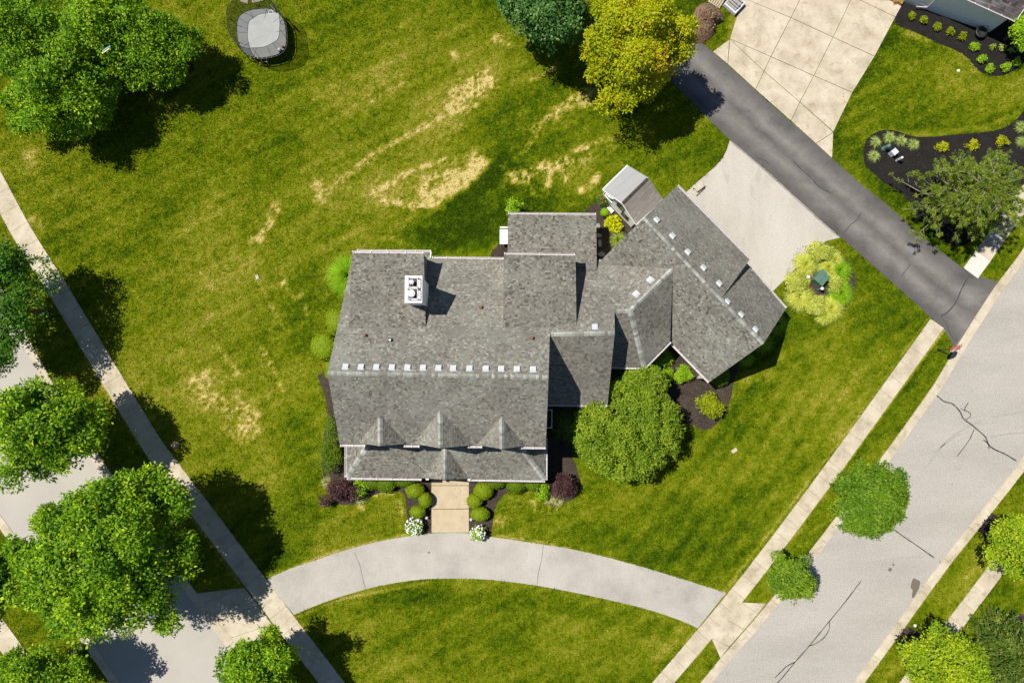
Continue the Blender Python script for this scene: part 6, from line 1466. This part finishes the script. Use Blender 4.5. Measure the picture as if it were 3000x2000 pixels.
pv = m_plain('paver', (.33, .31, .28), .9, var=.2)
for k in range(5):
    for j in range(4):
        z = .50 + .07 * ((k * 7 + j * 3) % 3)
        MB().box(pf1(-.42 + j * .24 + .02 * (k % 2), -.38 + k * .19, z - .12), (.22, .16, .26), rz + random.uniform(-.06, .06)).build('paver', pv, tp)

# trampoline
mats = [(440, 690), ]
def tz(x, y, z): return U(640 + x / 7.127, y / 7.127, z)
ring = [(395, 520), (430, 380), (520, 290), (650, 230), (830, 200), (1010, 190), (1180, 235), (1300, 340), (1370, 470), (1400, 650), (1410, 850), (1375, 1010), (1280, 1110), (1100, 1175), (900, 1205), (740, 1190), (600, 1130), (490, 1010), (425, 850), (400, 680)]
ZM = 0.90; cm = tz(900, 700, ZM)
tramp = thing('trampoline', 'large black trampoline with a netted enclosure and grey mat', 'trampoline', (cm[0], cm[1], 0))
RM = smooth_line([tz(x, y, ZM)[:2] for x, y in ring + ring[:1]], 4)[:-1]; n = len(RM)
obj('mat', [(p[0], p[1], ZM) for p in RM] + [(p[0], p[1], ZM - .03) for p in RM], [tuple(range(n)), tuple(range(n, 2 * n))[::-1]] + [(i, n + i, n + (i + 1) % n, (i + 1) % n) for i in range(n)], M['trampmat'], tramp)
RO = offset(np.vstack([RM, RM[:1]]), 0.10)[:-1]; cen = RM.mean(0)
if np.linalg.norm(RO - cen, axis=1).mean() < np.linalg.norm(RM - cen, axis=1).mean(): RO = RM - (RO - RM)
MB().tube([(p[0], p[1], ZM - .02) for p in RO] + [(RO[0][0], RO[0][1], ZM - .02)], .04, 6, False).build('frame', M['black'], tramp)
k2 = 0
for i in range(0, n, 2): # mat rods under the edge
    MB().bar((RM[i][0], RM[i][1], ZM - .05), (RO[i][0], RO[i][1], ZM - .06), .02).build('rod', M['galv'], tramp)
ZT = 2.65; TOP = cen + (RM - cen) * 1.06
netv = [(p[0], p[1], ZM) for p in RO] + [(p[0] * .6 + q_[0] * .4, p[1] * .6 + q_[1] * .4, 1.7) for p, q_ in zip(RO, TOP)] + [(p[0], p[1], ZT + .05 * math.cos(i * 2 * math.pi / n * 10)) for i, p in enumerate(TOP)]
obj('net', netv, [(j * n + i, j * n + (i + 1) % n, (j + 1) * n + (i + 1) % n, (j + 1) * n + i) for j in range(2) for i in range(n)], M['net'], tramp)
MB().tube([netv[2 * n + i % n] for i in range(n + 1)], .018, 5, False).build('net_rim', M['dark_metal'], tramp)
for i in range(0, n, 8):
    a = RO[i]; b = TOP[i]; MB().tube([(a[0], a[1], ZM - .1), (a[0] * .5 + b[0] * .5 + (a - cen)[0] * .05, a[1] * .5 + b[1] * .5 + (a - cen)[1] * .05, 1.8), (b[0], b[1], ZT + .05)], .017, 6).build('net_pole', M['black'], tramp)
    MB().tube([(a[0], a[1], ZM - .05), (a[0] + (a - cen)[0] * .03, a[1] + (a - cen)[1] * .03, 0.02)], .035, 6).build('leg', M['black'], tramp)
for i in range(4, n, 8):
    a = RM[i]; b = cen + (a - cen) * .62; MB().bar((a[0], a[1], ZM + .006), (b[0], b[1], ZM + .006), .025, .008).build('seam', M['black'], tramp)
hb, hp = tz(1150, 190, 2.1), tz(1095, 262, 1.95)
MB().box(tuple(hb), (.06, .62, .42), math.radians(40)).build('hoop_board', M['black'], tramp)
MB().tube([(hp[0] + .17 * math.cos(a), hp[1] + .17 * math.sin(a), 1.95) for a in np.linspace(0, 2 * math.pi, 17)], .016, 5, False).build('hoop', M['white'], tramp)
l0, l1 = tz(890, 1240, ZM), tz(1000, 1240, ZM); d0, d1 = tz(940, 1400, .02), tz(1048, 1390, .02)
ld = MB().tube([l0, d0], .025, 6).build('ladder_rail', M['steel'], tramp); MB().tube([l1, d1], .025, 6).build('ladder_rail', M['steel'], tramp)
for t_ in (.35, .7): MB().bar(l0 * (1 - t_) + d0 * t_, l1 * (1 - t_) + d1 * t_, .03).build('rung', M['steel'], tramp)
def ball(label, p, r, m, g):
    bm = bmesh.new(); bmesh.ops.create_uvsphere(bm, u_segments=16, v_segments=10, radius=r)
    me = bpy.data.meshes.new('ball'); bm.to_mesh(me); bm.free(); me.materials.append(m)
    for q in me.polygons: q.use_smooth = True
    o = link(bpy.data.objects.new('ball', me)); o.location = tuple(map(float, p)); tag(o, label, 'ball', g)
p = tz(1332, 972, ZM + .11); ball('small orange ball on the trampoline mat near its right edge', p, .10, M['orange'], 'balls at the trampoline')
p = tz(1270, 1045, ZM + .15); ball('white ball on the trampoline mat below the orange one', p, .15, M['white'], 'balls at the trampoline')
p = tz(880, 1332, .13); ball('orange ball on the grass beside the trampoline ladder', p, .13, M['orange'], 'balls at the trampoline')
